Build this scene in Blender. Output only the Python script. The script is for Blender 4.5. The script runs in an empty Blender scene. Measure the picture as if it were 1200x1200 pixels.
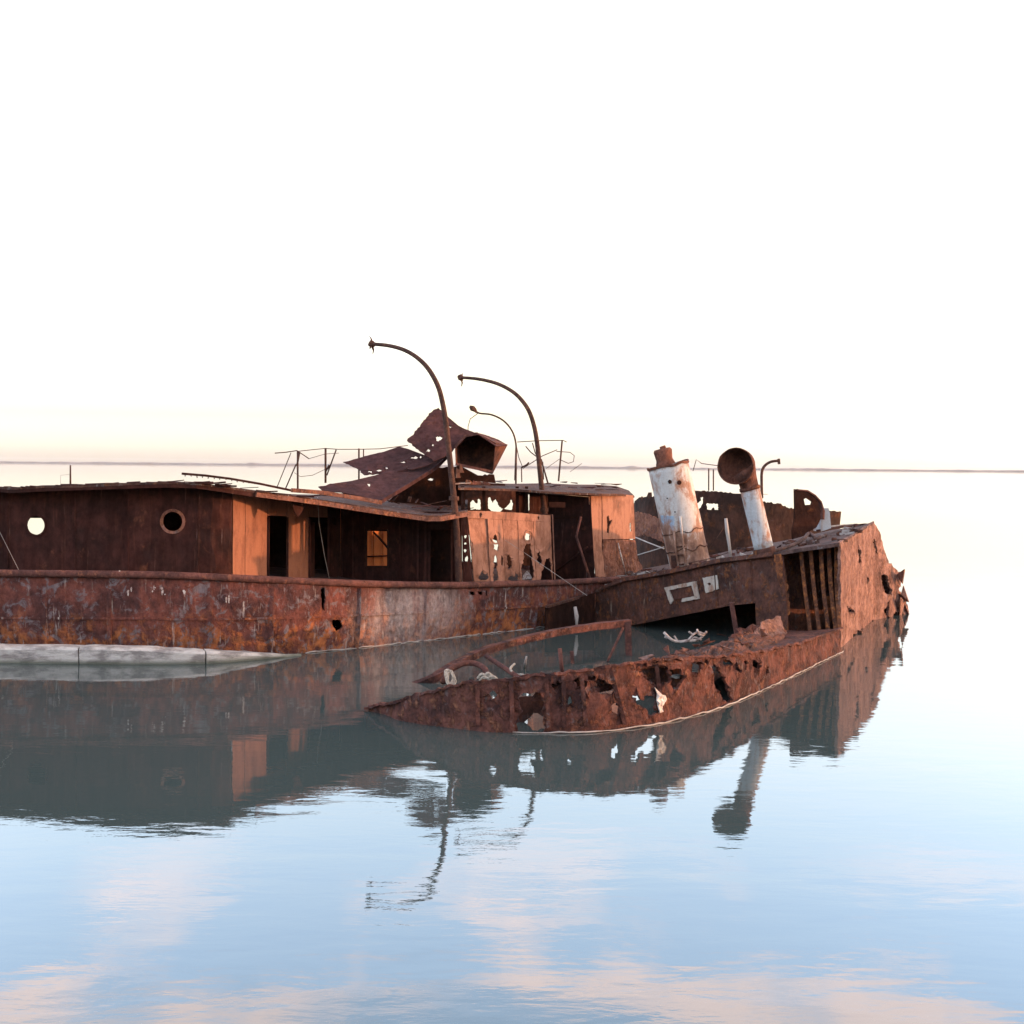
import bpy, math, random
from mathutils import Vector, Matrix, noise
from mathutils.geometry import delaunay_2d_cdt

sc = bpy.context.scene
col = sc.collection
random.seed(7)
R = math.radians

# ------------------------------------------------------------------ camera
F_PX, EYE = 1600.0, 4.4
PITCH, ROLL = math.atan(53.3 / F_PX), R(0.513)
cam = bpy.data.cameras.new('camera')
cam.sensor_width = 36.0
cam.lens = F_PX / 1200.0 * 36.0
cam.clip_start, cam.clip_end = 0.1, 60000.0
cam_o = bpy.data.objects.new('camera', cam)
col.objects.link(cam_o)
CM = Matrix.Rotation(math.pi / 2 - PITCH, 3, 'X') @ Matrix.Rotation(ROLL, 3, 'Z')
cam_o.matrix_world = Matrix.Translation((0, 0, EYE)) @ CM.to_4x4()
sc.camera = cam_o

# ------------------------------------------------------------------ sky and sun (low sun, to the right)
SUN_EL, SUN_AZ = 2.0, 90.0
world = bpy.data.worlds.new('World')
sc.world = world
world.use_nodes = True
wt = world.node_tree
wn, wl_ = wt.nodes, wt.links
bg = wn['Background']


def wnode(t, **kw):
    n = wn.new(t)
    for k, v in kw.items():
        setattr(n, k, v)
    return n


sky = wnode('ShaderNodeTexSky', sky_type='NISHITA', sun_disc=False)
sky.sun_elevation, sky.sun_rotation = R(SUN_EL), R(SUN_AZ)
tc = wnode('ShaderNodeTexCoord')
sep = wnode('ShaderNodeSeparateXYZ')
wl_.new(tc.outputs['Generated'], sep.inputs[0])
bw = wnode('ShaderNodeRGBToBW')
wl_.new(sky.outputs[0], bw.inputs[0])
lim = wnode('ShaderNodeMath', operation='MINIMUM')
lim.inputs[1].default_value = 8.0
wl_.new(bw.outputs[0], lim.inputs[0])
ramp = wnode('ShaderNodeValToRGB')          # colour of the air by height above the horizon
cr = ramp.color_ramp
cr.elements[0].position, cr.elements[0].color = 0.0, (5.0, 4.35, 3.75, 1)
cr.elements[1].position, cr.elements[1].color = 1.0, (1.8, 2.4, 3.4, 1)
for p, c in ((.0175, (3.4, 3.05, 2.5)), (.035, (2.45, 2.25, 1.68)), (.061, (2.05, 1.95, 1.55)), (.087, (2.15, 2.12, 1.88)), (.13, (2.7, 2.8, 2.75)), (.19, (3.7, 4.1, 4.4)),
             (.259, (4.4, 5.6, 6.9)), (.342, (5.2, 7.2, 10.0)), (.45, (4.6, 6.4, 9.2)), (.62, (2.4, 3.3, 4.8))):
    e = cr.elements.new(p)
    e.color = (*c, 1)
wl_.new(sep.outputs['Z'], ramp.inputs[0])
gain = wnode('ShaderNodeVectorMath', operation='SCALE')
wl_.new(ramp.outputs[0], gain.inputs[0])
wl_.new(lim.outputs[0], gain.inputs['Scale'])
# warm glow round the low sun
dot = wnode('ShaderNodeVectorMath', operation='DOT_PRODUCT')
dot.inputs[1].default_value = (math.sin(R(SUN_AZ)) * math.cos(R(SUN_EL)), math.cos(R(SUN_AZ)) * math.cos(R(SUN_EL)), math.sin(R(SUN_EL)))
wl_.new(tc.outputs['Generated'], dot.inputs[0])
dr = wnode('ShaderNodeMapRange')
dr.inputs['From Min'].default_value = .45
dr.inputs['From Max'].default_value = 1.0
wl_.new(dot.outputs['Value'], dr.inputs['Value'])
warm = wnode('ShaderNodeMix', data_type='RGBA', blend_type='MULTIPLY')
warm.inputs[7].default_value = (1.25, .72, .38, 1)
wl_.new(dr.outputs[0], warm.inputs[0])
wl_.new(gain.outputs[0], warm.inputs[6])
# thin peach clouds on a flat layer
zc = wnode('ShaderNodeMath', operation='MAXIMUM')
zc.inputs[1].default_value = 0.04
wl_.new(sep.outputs['Z'], zc.inputs[0])
dx = wnode('ShaderNodeMath', operation='DIVIDE')
dy = wnode('ShaderNodeMath', operation='DIVIDE')
wl_.new(sep.outputs['X'], dx.inputs[0]); wl_.new(zc.outputs[0], dx.inputs[1])
wl_.new(sep.outputs['Y'], dy.inputs[0]); wl_.new(zc.outputs[0], dy.inputs[1])
cmb = wnode('ShaderNodeCombineXYZ')
wl_.new(dx.outputs[0], cmb.inputs[0]); wl_.new(dy.outputs[0], cmb.inputs[1])
cmap = wnode('ShaderNodeMapping')
cmap.inputs['Location'].default_value = (11.5, 9.9, 0)
cmap.inputs['Scale'].default_value = (1.1, 1.0, 1)
wl_.new(cmb.outputs[0], cmap.inputs[0])
cn = wnode('ShaderNodeTexNoise')
cn.inputs['Scale'].default_value = 1.25
cn.inputs['Detail'].default_value = 5
cn.inputs['Roughness'].default_value = .55
wl_.new(cmap.outputs[0], cn.inputs['Vector'])
cr2 = wnode('ShaderNodeMapRange')
cr2.inputs['From Min'].default_value = .52
cr2.inputs['From Max'].default_value = .63
wl_.new(cn.outputs['Fac'], cr2.inputs['Value'])
ce = wnode('ShaderNodeMapRange')
ce.inputs['From Min'].default_value = .25
ce.inputs['From Max'].default_value = .33
wl_.new(sep.outputs['Z'], ce.inputs['Value'])
cf = wnode('ShaderNodeMath', operation='MULTIPLY')
wl_.new(cr2.outputs[0], cf.inputs[0]); wl_.new(ce.outputs[0], cf.inputs[1])
cf2 = wnode('ShaderNodeMath', operation='MULTIPLY')
cf2.inputs[1].default_value = .72
wl_.new(cf.outputs[0], cf2.inputs[0])
cmix = wnode('ShaderNodeMix', data_type='RGBA')
cmix.inputs[7].default_value = (10.5, 7.6, 6.4, 1)
wl_.new(cf2.outputs[0], cmix.inputs[0])
wl_.new(warm.outputs[2], cmix.inputs[6])
wl_.new(cmix.outputs[2], bg.inputs[0])
bg.inputs[1].default_value = 0.15

sun = bpy.data.lights.new('sun', 'SUN')
sun.energy = 1.55
sun.angle = R(0.6)
sun.color = (1.0, .50, .25)
sun_o = bpy.data.objects.new('sun', sun)
col.objects.link(sun_o)
sd = Vector((math.sin(R(SUN_AZ)) * math.cos(R(SUN_EL)), math.cos(R(SUN_AZ)) * math.cos(R(SUN_EL)), math.sin(R(SUN_EL))))
sun_o.rotation_euler = (-sd).to_track_quat('-Z', 'Y').to_euler()
sun_o.location = (60, 35, 20)

sc.view_settings.view_transform = 'Standard'
sc.view_settings.look = 'None'
sc.view_settings.gamma = 1.0
sc.view_settings.use_curve_mapping = False
sc.view_settings.exposure = 2.0
sc.render.engine = 'CYCLES'
sc.cycles.max_bounces = 8

# ------------------------------------------------------------------ surveying helpers
EYEV = Vector((0, 0, EYE))


def ray(x, y):
    return CM @ Vector(((x - 600) / F_PX, (600 - y) / F_PX, -1.0))


def at(x, y, d):
    r = ray(x, y)
    return EYEV + r * (d / r.y)


def onwater(x, y, z=0.0):
    r = ray(x, y)
    return EYEV + r * ((z - EYE) / r.z)


def pd(x, d):
    p = at(x, 547, d)
    return (p.x, p.y)


def wp(x, y):
    p = onwater(x, y)
    return (p.x, p.y)


def catmull(pts, n=6):
    out = []
    P = [Vector(p) for p in pts]
    for i in range(len(P) - 1):
        p0, p1, p2, p3 = P[max(i - 1, 0)], P[i], P[i + 1], P[min(i + 2, len(P) - 1)]
        for k in range(n):
            t = k / n
            out.append(0.5 * ((2 * p1) + (p2 - p0) * t + (2 * p0 - 5 * p1 + 4 * p2 - p3) * t * t + (3 * p1 - p0 - 3 * p2 + p3) * t ** 3))
    out.append(P[-1])
    return out


class Wall:
    """upright sheet over a plan line; lean = (dx, dy) per metre of height"""

    def __init__(self, plan, lean=(0, 0), smooth=False):
        self.p = [Vector((a[0], a[1])) for a in (catmull([(q[0], q[1], 0) for q in plan]) if smooth else plan)]
        self.lean = Vector(lean)
        self.s = [0.0]
        for a, b in zip(self.p, self.p[1:]):
            self.s.append(self.s[-1] + (b - a).length)

    def uv(self, x, y):
        r = ray(x, y)
        z, best = 1.5, None
        for _ in range(8):
            off = self.lean * z
            best = None
            n = len(self.p) - 1
            for i in range(n):
                a, b = self.p[i] + off, self.p[i + 1] + off
                e = b - a
                den = r.x * e.y - r.y * e.x
                if abs(den) < 1e-9:
                    continue
                t = (a.x * e.y - a.y * e.x) / den
                k = (a.x * r.y - a.y * r.x) / den
                k = -((r.x * a.y - r.y * a.x) / den) if False else (r.y * a.x - r.x * a.y) / den * 1.0
                lo = -1e9 if i == 0 else -1e-6
                hi = 1e9 if i == n - 1 else 1 + 1e-6
                if t > 0 and lo <= k <= hi:
                    err = max(0, -k, k - 1)
                    if best is None or (err, t) < best[0]:
                        best = ((err, t), self.s[i] + k * e.length, EYE + r.z * t)
            if best is None:
                raise ValueError('no hit %s %s' % (x, y))
            if abs(best[2] - z) < 1e-4:
                break
            z = best[2]
        return (best[1], best[2])

    def px(self, pts):
        return [self.uv(q[0], q[1]) + ((q[2],) if len(q) > 2 else ()) for q in pts]

    def frame(self, u):
        n = len(self.p) - 1
        i = 0
        while i < n - 1 and u > self.s[i + 1]:
            i += 1
        e = self.p[i + 1] - self.p[i]
        k = (u - self.s[i]) / e.length
        return self.p[i] + e * k, e.normalized()

    def pos(self, u, v):
        p, e = self.frame(u)
        p = p + self.lean * v
        return Vector((p.x, p.y, v))

    def nrm(self, u, v):
        p0, e0 = self.frame(u - .15)
        p1, e1 = self.frame(u + .15)
        e = (e0 + e1).normalized()
        return Vector((e.y, -e.x, 0))

    def at(self, x, y):
        u, v = self.uv(x, y)
        return self.pos(u, v)

    def pos_line(self, x0, x1, n=90):
        out = []
        for i in range(n + 1):
            u0, u1 = self.uv(x0, 800)[0], self.uv(x1, 800)[0]
            out.append(self.pos(u0 + (u1 - u0) * i / n, 0) + self.nrm(u0 + (u1 - u0) * i / n, 0) * .03)
        return out


class Plane:
    """flat sheet through three points"""

    def __init__(self, a, b, c):
        self.o = a.copy()
        self.ex = (b - a).normalized()
        self.n = self.ex.cross(c - a).normalized()
        if self.n.dot(EYEV - a) < 0:
            self.n = -self.n
        self.ey = self.n.cross(self.ex)

    def uv(self, x, y):
        r = ray(x, y)
        t = (self.o - EYEV).dot(self.n) / r.dot(self.n)
        p = EYEV + r * t - self.o
        return (p.dot(self.ex), p.dot(self.ey))

    px = Wall.px

    def pos(self, u, v):
        return self.o + self.ex * u + self.ey * v

    def nrm(self, u, v):
        return self.n

    def at(self, x, y):
        return self.pos(*self.uv(x, y))


# ------------------------------------------------------------------ object helpers
def thing(name, label, cat, loc, group=None):
    o = bpy.data.objects.new(name, None)
    o.empty_display_size = .3
    o.location = loc
    col.objects.link(o)
    o['label'], o['category'] = label, cat
    if group:
        o['group'] = group
    return o


def obj(name, verts, faces, mat, parent=None, smooth=False, label=None, kind=None):
    m = bpy.data.meshes.new(name)
    m.from_pydata([tuple(v) for v in verts], [], faces)
    m.validate()
    m.update()
    if smooth:
        m.polygons.foreach_set('use_smooth', [True] * len(m.polygons))
    m.materials.append(mat)
    o = bpy.data.objects.new(name, m)
    col.objects.link(o)
    if parent:
        o.parent = parent
        w = Vector((0, 0, 0))
        q = parent
        while q is not None:
            if q.type == 'EMPTY':
                w = w + q.location
            q = q.parent
        if parent.type == 'EMPTY':
            o.matrix_parent_inverse = Matrix.Translation(-parent.location)
    if label:
        o['label'] = label
    if kind:
        o['kind'] = kind
    return o


def inside(p, poly):
    x, y, c = p[0], p[1], False
    n = len(poly)
    for i in range(n):
        x1, y1 = poly[i][0], poly[i][1]
        x2, y2 = poly[i - 1][0], poly[i - 1][1]
        if (y1 > y) != (y2 > y) and x < (x2 - x1) * (y - y1) / (y2 - y1) + x1:
            c = not c
    return c


def rough_edge(poly, jag, seg=.07):
    """break every edge into short pieces, torn sideways by up to its jag (third value of the point)"""
    out = []
    n = len(poly)
    for i in range(n):
        a, b = poly[i], poly[(i + 1) % n]
        j = a[2] if len(a) > 2 else jag
        A, B = Vector(a[:2]), Vector(b[:2])
        L = (B - A).length
        k = max(1, int(L / seg)) if j > 0 else max(1, int(L / .6))
        nn = Vector((-(B - A).y, (B - A).x)).normalized() if L > 1e-6 else Vector((0, 0))
        for q in range(k):
            p = A.lerp(B, q / k)
            if q and j > 0:
                p = p + nn * random.uniform(-j, j) * random.random() ** .5
            out.append((p.x, p.y))
    return out


def sheet(surf, outline, holes=(), t=.02, step=.35, jag=0.0, hjag=None, dent=0.0, dfreq=.8, flip=False, shape=None, curl=None):
    """a plate with thickness cut to an outline with holes, on a Wall or Plane; returns verts, faces"""
    hjag = jag if hjag is None else hjag
    out = rough_edge(outline, jag)
    hs = [rough_edge(h, hjag, .05) for h in holes]
    pts, edges = [], []
    for lp in [out] + hs:
        b = len(pts)
        pts += [Vector(p) for p in lp]
        edges += [(b + i, b + (i + 1) % len(lp)) for i in range(len(lp))]
    x0, x1 = min(p[0] for p in out), max(p[0] for p in out)
    y0, y1 = min(p[1] for p in out), max(p[1] for p in out)
    nx, ny = int((x1 - x0) / step) + 1, int((y1 - y0) / step) + 1
    for i in range(1, nx):
        for j in range(1, ny):
            p = (x0 + i * step + random.uniform(-.2, .2) * step, y0 + j * step + random.uniform(-.2, .2) * step)
            if inside(p, out) and not any(inside(p, h) for h in hs):
                pts.append(Vector(p))
    vs, _, fs, *_ = delaunay_2d_cdt(pts, edges, [], 0, 1e-5)
    keep = []
    for f in fs:
        c = (sum(vs[i][0] for i in f) / 3, sum(vs[i][1] for i in f) / 3)
        if inside(c, out) and not any(inside(c, h) for h in hs):
            keep.append(list(f))
    curl = hjag if curl is None else curl
    hp = {(round(p[0], 4), round(p[1], 4)): random.uniform(-.4, 1.0) * curl for h in hs for p in h} if curl else {}
    V, n = [], len(vs)
    for s in (0, 1):
        for v in vs:
            p = surf.pos(v[0], v[1])
            nn = surf.nrm(v[0], v[1])
            if dent:
                q = p * dfreq
                p = p + nn * (noise.noise(q) * dent + noise.noise(q * 3.1) * dent * .35)
            if hp:
                p = p + nn * hp.get((round(v[0], 4), round(v[1], 4)), 0.0)
            if shape:
                p = shape(p, v[0], v[1], nn)
            V.append(p - nn * (t * s))
    Fc, ec = [], {}
    for f in keep:
        a, b, c = (V[i] for i in f)
        if (b - a).cross(c - a).dot(surf.nrm(vs[f[0]][0], vs[f[0]][1])) < 0:
            f = f[::-1]
        Fc.append(tuple(f))
        Fc.append(tuple(i + n for i in f[::-1]))
        for i in range(3):
            ec[(f[i], f[(i + 1) % 3])] = 1
    for (a, b) in list(ec):
        if (b, a) not in ec:
            Fc.append((b, a, a + n, b + n))
    used = sorted({i for f in Fc for i in f})
    mp = {o: k for k, o in enumerate(used)}
    return [V[i] for i in used], [tuple(mp[i] for i in f) for f in Fc]


def plate(name, surf, outline, mat, parent, holes=(), raw=False, label=None, **kw):
    """outline and holes in survey coordinates (or raw surface coordinates)"""
    o = outline if raw else surf.px(outline)
    h = [(q if raw else surf.px(q)) for q in holes]
    v, f = sheet(surf, o, h, **kw)
    return obj(name, v, f, mat, parent, label=label)


def tube_geo(path, radii, n=10, cap=True, twist=None, wob=0.0):
    P = [Vector(p) for p in path]
    if not isinstance(radii, (list, tuple)):
        radii = [radii] * len(P)
    V, Fc = [], []
    t0 = (P[1] - P[0]).normalized()
    up = Vector((0, 0, 1)) if abs(t0.z) < .9 else Vector((0, 1, 0))
    a = t0.cross(up).normalized()
    for i, p in enumerate(P):
        t = (P[min(i + 1, len(P) - 1)] - P[max(i - 1, 0)]).normalized()
        a = (a - t * a.dot(t)).normalized()
        b = t.cross(a)
        for k in range(n):
            g = 2 * math.pi * (k + .5) / n
            r = radii[i]
            if isinstance(r, tuple):
                q = a * math.cos(g) * r[0] * 1.414 + b * math.sin(g) * r[1] * 1.414
            else:
                q = (a * math.cos(g) + b * math.sin(g)) * r
            if wob:
                q = q * (1 + random.uniform(-wob, wob))
            V.append(p + q)
    for i in range(len(P) - 1):
        for k in range(n):
            Fc.append((i * n + k, i * n + (k + 1) % n, (i + 1) * n + (k + 1) % n, (i + 1) * n + k))
    if cap:
        Fc.append(tuple(range(n))[::-1])
        Fc.append(tuple((len(P) - 1) * n + k for k in range(n)))
    return V, Fc


def tube(name, path, radii, mat, parent, n=10, smooth=True, **kw):
    v, f = tube_geo(path, radii, n, **kw)
    return obj(name, v, f, mat, parent, smooth=smooth and n > 4)


def beam(name, path, w, h, mat, parent, label=None):
    """square bar: w across, h tall"""
    v, f = tube_geo(path, [(w / 2, h / 2)] * len(path), 4)
    return obj(name, v, f, mat, parent, label=label)


def ruled(name, A, B, mat, parent, t=.03, n=6, dent=.0, camber=0.0, label=None):
    """thick sheet between two edge lines of equal length"""
    V, Fc = [], []
    m = len(A)
    for s in (0, 1):
        for i in range(m):
            for k in range(n + 1):
                p = Vector(A[i]).lerp(Vector(B[i]), k / n)
                p.z += camber * math.sin(math.pi * k / n) - t * s
                if dent:
                    p.z += noise.noise(p * .9) * dent * (1 if 0 < k else .4)
                V.append(p)
    N = m * (n + 1)
    I = lambda s, i, k: s * N + i * (n + 1) + k
    for i in range(m - 1):
        for k in range(n):
            Fc.append((I(0, i, k), I(0, i + 1, k), I(0, i + 1, k + 1), I(0, i, k + 1)))
            Fc.append((I(1, i, k + 1), I(1, i + 1, k + 1), I(1, i + 1, k), I(1, i, k)))
        Fc.append((I(0, i + 1, 0), I(0, i, 0), I(1, i, 0), I(1, i + 1, 0)))
        Fc.append((I(0, i, n), I(0, i + 1, n), I(1, i + 1, n), I(1, i, n)))
    for k in range(n):
        Fc.append((I(0, 0, k), I(0, 0, k + 1), I(1, 0, k + 1), I(1, 0, k)))
        Fc.append((I(0, m - 1, k + 1), I(0, m - 1, k), I(1, m - 1, k), I(1, m - 1, k + 1)))
    return obj(name, V, Fc, mat, parent, label=label)


def ring(name, c, nrm, r0, r1, t, mat, parent, n=28, asp=1.0, wob=0.0):
    """flat ring standing proud of a wall"""
    nn = Vector(nrm).normalized()
    ax = Vector((0, 0, 1)).cross(nn).normalized()
    ay = nn.cross(ax)
    V, Fc = [], []
    for (r, h) in ((r0, 0), (r0, t), (r1, t), (r1, 0)):
        for k in range(n):
            g = 2 * math.pi * k / n
            V.append(Vector(c) + (ax * math.cos(g) * asp + ay * math.sin(g)) * r * (1 + random.uniform(-wob, wob)) + nn * h)
    for q in range(4):
        for k in range(n):
            a, b = q * n, ((q + 1) % 4) * n
            Fc.append((a + k, a + (k + 1) % n, b + (k + 1) % n, b + k))
    return obj(name, V, Fc, mat, parent)


def circ(x, y, rx, ry, n=18, wob=0.0):
    return [(x + rx * math.cos(2 * math.pi * k / n) * (1 + random.uniform(-wob, wob)),
             y + ry * math.sin(2 * math.pi * k / n) * (1 + random.uniform(-wob, wob))) for k in range(n)]


def blot(x, y, rx, ry, n=11):
    return circ(x, y, rx, ry, n, .45)


# ------------------------------------------------------------------ materials
class NB:
    def __init__(self, name):
        self.m = bpy.data.materials.new(name)
        self.m.use_nodes = True
        self.t = self.m.node_tree
        self.b = self.t.nodes['Principled BSDF']
        tcn = self.t.nodes.new('ShaderNodeTexCoord')
        self.co = tcn.outputs['Object']

    def n(self, t, **kw):
        q = self.t.nodes.new(t)
        for k, v in kw.items():
            setattr(q, k, v)
        return q

    def l(self, a, b):
        self.t.links.new(a, b)

    def noise(self, scale, detail=6, rough=.6, stretch=(1, 1, 1), off=(0, 0, 0), dist=0.0):
        mp = self.n('ShaderNodeMapping')
        mp.inputs['Scale'].default_value = stretch
        mp.inputs['Location'].default_value = off
        self.l(self.co, mp.inputs[0])
        q = self.n('ShaderNodeTexNoise')
        q.inputs['Scale'].default_value = scale
        q.inputs['Detail'].default_value = detail
        q.inputs['Roughness'].default_value = rough
        q.inputs['Distortion'].default_value = dist
        self.l(mp.outputs[0], q.inputs['Vector'])
        return q.outputs['Fac']

    def rng(self, v, a, b, c=0.0, d=1.0):
        q = self.n('ShaderNodeMapRange')
        for k, x in (('From Min', a), ('From Max', b), ('To Min', c), ('To Max', d)):
            q.inputs[k].default_value = x
        self.l(v, q.inputs['Value'])
        return q.outputs[0]

    def math(self, op, a, b):
        q = self.n('ShaderNodeMath', operation=op)
        for i, x in enumerate((a, b)):
            if hasattr(x, 'links'):
                self.l(x, q.inputs[i])
            else:
                q.inputs[i].default_value = x
        return q.outputs[0]

    def mix(self, f, a, b, blend='MIX'):
        q = self.n('ShaderNodeMix', data_type='RGBA', blend_type=blend)
        for i, x in ((0, f), (6, a), (7, b)):
            if hasattr(x, 'links'):
                self.l(x, q.inputs[i])
            else:
                q.inputs[i].default_value = x if i == 0 else (*x, 1)
        return q.outputs[2]

    def z(self):
        g = self.n('ShaderNodeNewGeometry')
        s = self.n('ShaderNodeSeparateXYZ')
        self.l(g.outputs['Position'], s.inputs[0])
        return s.outputs['Z']

    def near(self, c, r0, r1, squash=(1, 1, 1)):
        """1 inside r0 of a point, fading to 0 at r1"""
        g = self.n('ShaderNodeNewGeometry')
        d = self.n('ShaderNodeVectorMath', operation='SUBTRACT')
        d.inputs[1].default_value = c
        self.l(g.outputs['Position'], d.inputs[0])
        mm = self.n('ShaderNodeVectorMath', operation='MULTIPLY')
        mm.inputs[1].default_value = squash
        self.l(d.outputs[0], mm.inputs[0])
        ln = self.n('ShaderNodeVectorMath', operation='LENGTH')
        self.l(mm.outputs[0], ln.inputs[0])
        return self.rng(ln.outputs['Value'], r0, r1, 1, 0)

    def out(self, colr, rough=.85, bump=None, strength=.5, dist=.03, spec=.25):
        if hasattr(colr, 'links'):
            self.l(colr, self.b.inputs['Base Color'])
        else:
            self.b.inputs['Base Color'].default_value = (*colr, 1)
        if hasattr(rough, 'links'):
            self.l(rough, self.b.inputs['Roughness'])
        else:
            self.b.inputs['Roughness'].default_value = rough
        self.b.inputs['Specular IOR Level'].default_value = spec
        if bump is not None:
            bp = self.n('ShaderNodeBump')
            bp.inputs['Strength'].default_value = strength
            bp.inputs['Distance'].default_value = dist
            self.l(bump, bp.inputs['Height'])
            self.l(bp.outputs[0], self.b.inputs['Normal'])
        return self.m


def rust(name, base, dark, bright, grey=None, pale=None, seed=0.0, streak=.5, amount=.5, patch=1.4, bump=.6,
         low=None, extra=None, grey_amt=.57, pale_amt=.68, spec=.08):
    """rusted plate: base, dark and bright rust patches, grey scale, pale drips; low = (z0, z1) bright rust towards the waterline"""
    b = NB(name)
    o = (seed, seed * 1.7, seed * .6)
    n1 = b.noise(patch, 9, .62, (1, 1, 1), o, .4)
    n2 = b.noise(patch * 2.6, 8, .65, (1, 1, .8), (o[1], o[0], 3), .25)
    n3 = b.noise(patch * 7, 8, .72, (1, 1, .7), o)
    st = b.noise(4.5, 6, .6, (1, 1, .12), (o[2], 2, 0))
    st2 = b.noise(11, 5, .6, (1, 1, .07), (5, o[2], 0))
    c = b.mix(b.rng(n1, .42, .58), base, dark)
    bf = b.rng(n2, .62 - amount * .18, .72 - amount * .14)
    if low:
        lz = b.rng(b.z(), low[0], low[1], 1, .12)
        bf = b.math('MULTIPLY', b.rng(b.math('ADD', n2, b.math('MULTIPLY', lz, .16)), .60, .72), lz)
    c = b.mix(b.math('MULTIPLY', bf, .85), c, bright)
    if grey:
        gf = b.rng(b.noise(patch * 2.8, 8, .7, (1, 1, .9), (o[0] + 9, 4, o[1]), .6), grey_amt, grey_amt + .07)
        c = b.mix(b.math('MULTIPLY', gf, .8), c, grey)
    c = b.mix(b.math('MULTIPLY', b.rng(st, .45, .72), streak), c, tuple(v * .45 for v in base))
    c = b.mix(b.math('MULTIPLY', b.rng(st2, .56, .75), streak * .5), c, bright)
    if pale:
        pf = b.math('MULTIPLY', b.rng(st2, pale_amt - .10, pale_amt), b.rng(n1, .45, .6))
        c = b.mix(b.math('MULTIPLY', pf, .75), c, pale)
    if extra:
        c = extra(b, c, st, n2)
    c = b.mix(b.rng(n3, .38, .66, 0, .8), c, b.mix(1.0, c, (.38, .35, .36), 'MULTIPLY'))
    h = b.math('ADD', b.math('MULTIPLY', n3, .5), b.math('ADD', b.math('MULTIPLY', n2, .9), b.math('MULTIPLY', bf, .35)))
    return b.out(c, b.rng(n2, .3, .7, .78, .97), h, bump, .06, spec)


def paint(name, pc, rustc, dark, seed=0.0, cover=.5, streak=.5, bump=.35, band=None, top_rust=None, zsoil=None):
    """old paint breaking up into rust"""
    b = NB(name)
    o = (seed, seed * 1.3, seed * .7)
    n1 = b.noise(1.7, 9, .64, (1, 1, .7), o, .5)
    n2 = b.noise(6.5, 8, .7, (1, 1, .6), (o[1], 3, o[0]))
    st = b.noise(6, 6, .6, (1, 1, .10), (o[2], 7, 0))
    n3 = b.noise(22, 5, .7)
    c = b.mix(b.rng(n2, .35, .7, 0, .5), pc, tuple(v * .72 for v in pc))
    if band:
        c = band(b, c)
    v = b.math('ADD', b.math('MULTIPLY', n1, .6), b.math('ADD', b.math('MULTIPLY', n2, .25), b.math('MULTIPLY', st, .15)))
    if top_rust:
        v = b.math('ADD', v, top_rust(b))
    f = b.rng(v, .64 - cover * .2, .70 - cover * .18)
    c = b.mix(b.math('MULTIPLY', f, .92), c, rustc)
    f2 = b.rng(v, .72 - cover * .2, .80 - cover * .2)
    c = b.mix(b.math('MULTIPLY', f2, .85), c, dark)
    c = b.mix(b.math('MULTIPLY', b.rng(st, .5, .75), streak), c, rustc)
    c = b.mix(b.rng(n3, .35, .7, 0, .35), c, b.mix(1.0, c, (.5, .47, .45), 'MULTIPLY'))
    h = b.math('ADD', b.math('MULTIPLY', n3, .35), b.math('SUBTRACT', b.math('MULTIPLY', n2, .4), b.math('MULTIPLY', f, .5)))
    return b.out(c, .8, h, bump, .03, .25)


ST = at(478, 722, 33.9)


def hull_extra(b, c, st, n2):
    # chalky patch of old boot-topping on the flank
    k = b.math('MULTIPLY', b.near((ST.x, ST.y, ST.z), .5, 1.7, (.75, .75, 1.5)), b.rng(st, .34, .6, .25, 1))
    return b.mix(b.math('MULTIPLY', k, .75), c, (.34, .27, .25))


M = {}
M['hull'] = rust('hull_rust', (.135, .046, .034), (.056, .025, .023), (.30, .100, .036), (.14, .118, .122), (.42, .38, .35), 1.3,
                 .40, .5, 1.5, 1.0, low=(.40, 1.25), extra=hull_extra, grey_amt=.535, pale_amt=.69)
M['dark'] = rust('dark_wall_rust', (.048, .017, .013), (.026, .012, .010), (.110, .040, .022), None, (.17, .12, .11), 4.2, .8, .1, .8, .3, pale_amt=.74, spec=.04)
M['inner'] = rust('interior_rust_shade', (.034, .014, .010), (.02, .010, .008), (.07, .026, .012), None, None, 8.0, .4, .3, 1.0, .3, spec=.02)  # near-black rust, the gloom of interiors put into its colour
M['ochre'] = paint('ochre_paint', (.205, .080, .044), (.135, .048, .026), (.05, .022, .015), 2.0, .65, .75)
M['ochre2'] = paint('ochre_plate', (.265, .118, .074), (.155, .062, .036), (.045, .022, .017), 6.0, .80, .85)
M['cabin'] = paint('cabin_paint_sunlight', (.46, .150, .045), (.22, .07, .03), (.06, .03, .02), 9.0, .25, .3)  # orange raised to paint in sunlight on the inner bulkhead
M['lit_rust'] = rust('bare_bright_rust', (.225, .098, .066), (.115, .048, .034), (.31, .125, .062), (.17, .115, .10), None, 3.3, .6, .5, 1.9, 1.0)
M['stern'] = rust('stern_flaking_rust', (.31, .165, .125), (.15, .074, .056), (.40, .20, .13), (.26, .18, .16), None, 5.9, .75, .5, 2.4, 1.2)
M['sheet'] = rust('roof_sheet_rust', (.066, .028, .026), (.045, .021, .020), (.095, .038, .028), None, None, 5.5, .2, .2, .9, .25, spec=.05)
M['roof'] = rust('roof_rust', (.085, .040, .028), (.04, .022, .019), (.17, .07, .035), (.13, .11, .10), (.3, .27, .25), 9.1, .2, .4, 1.5, .6)
M['rail'] = rust('rail_rust', (.13, .052, .040), (.07, .032, .027), (.20, .08, .05), None, None, 6.6, .1, .4, 2.2, .6)
M['pole'] = rust('pole_rust', (.085, .040, .028), (.05, .026, .020), (.15, .068, .04), None, None, 7.7, .3, .4, 2.5, .4)
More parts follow.
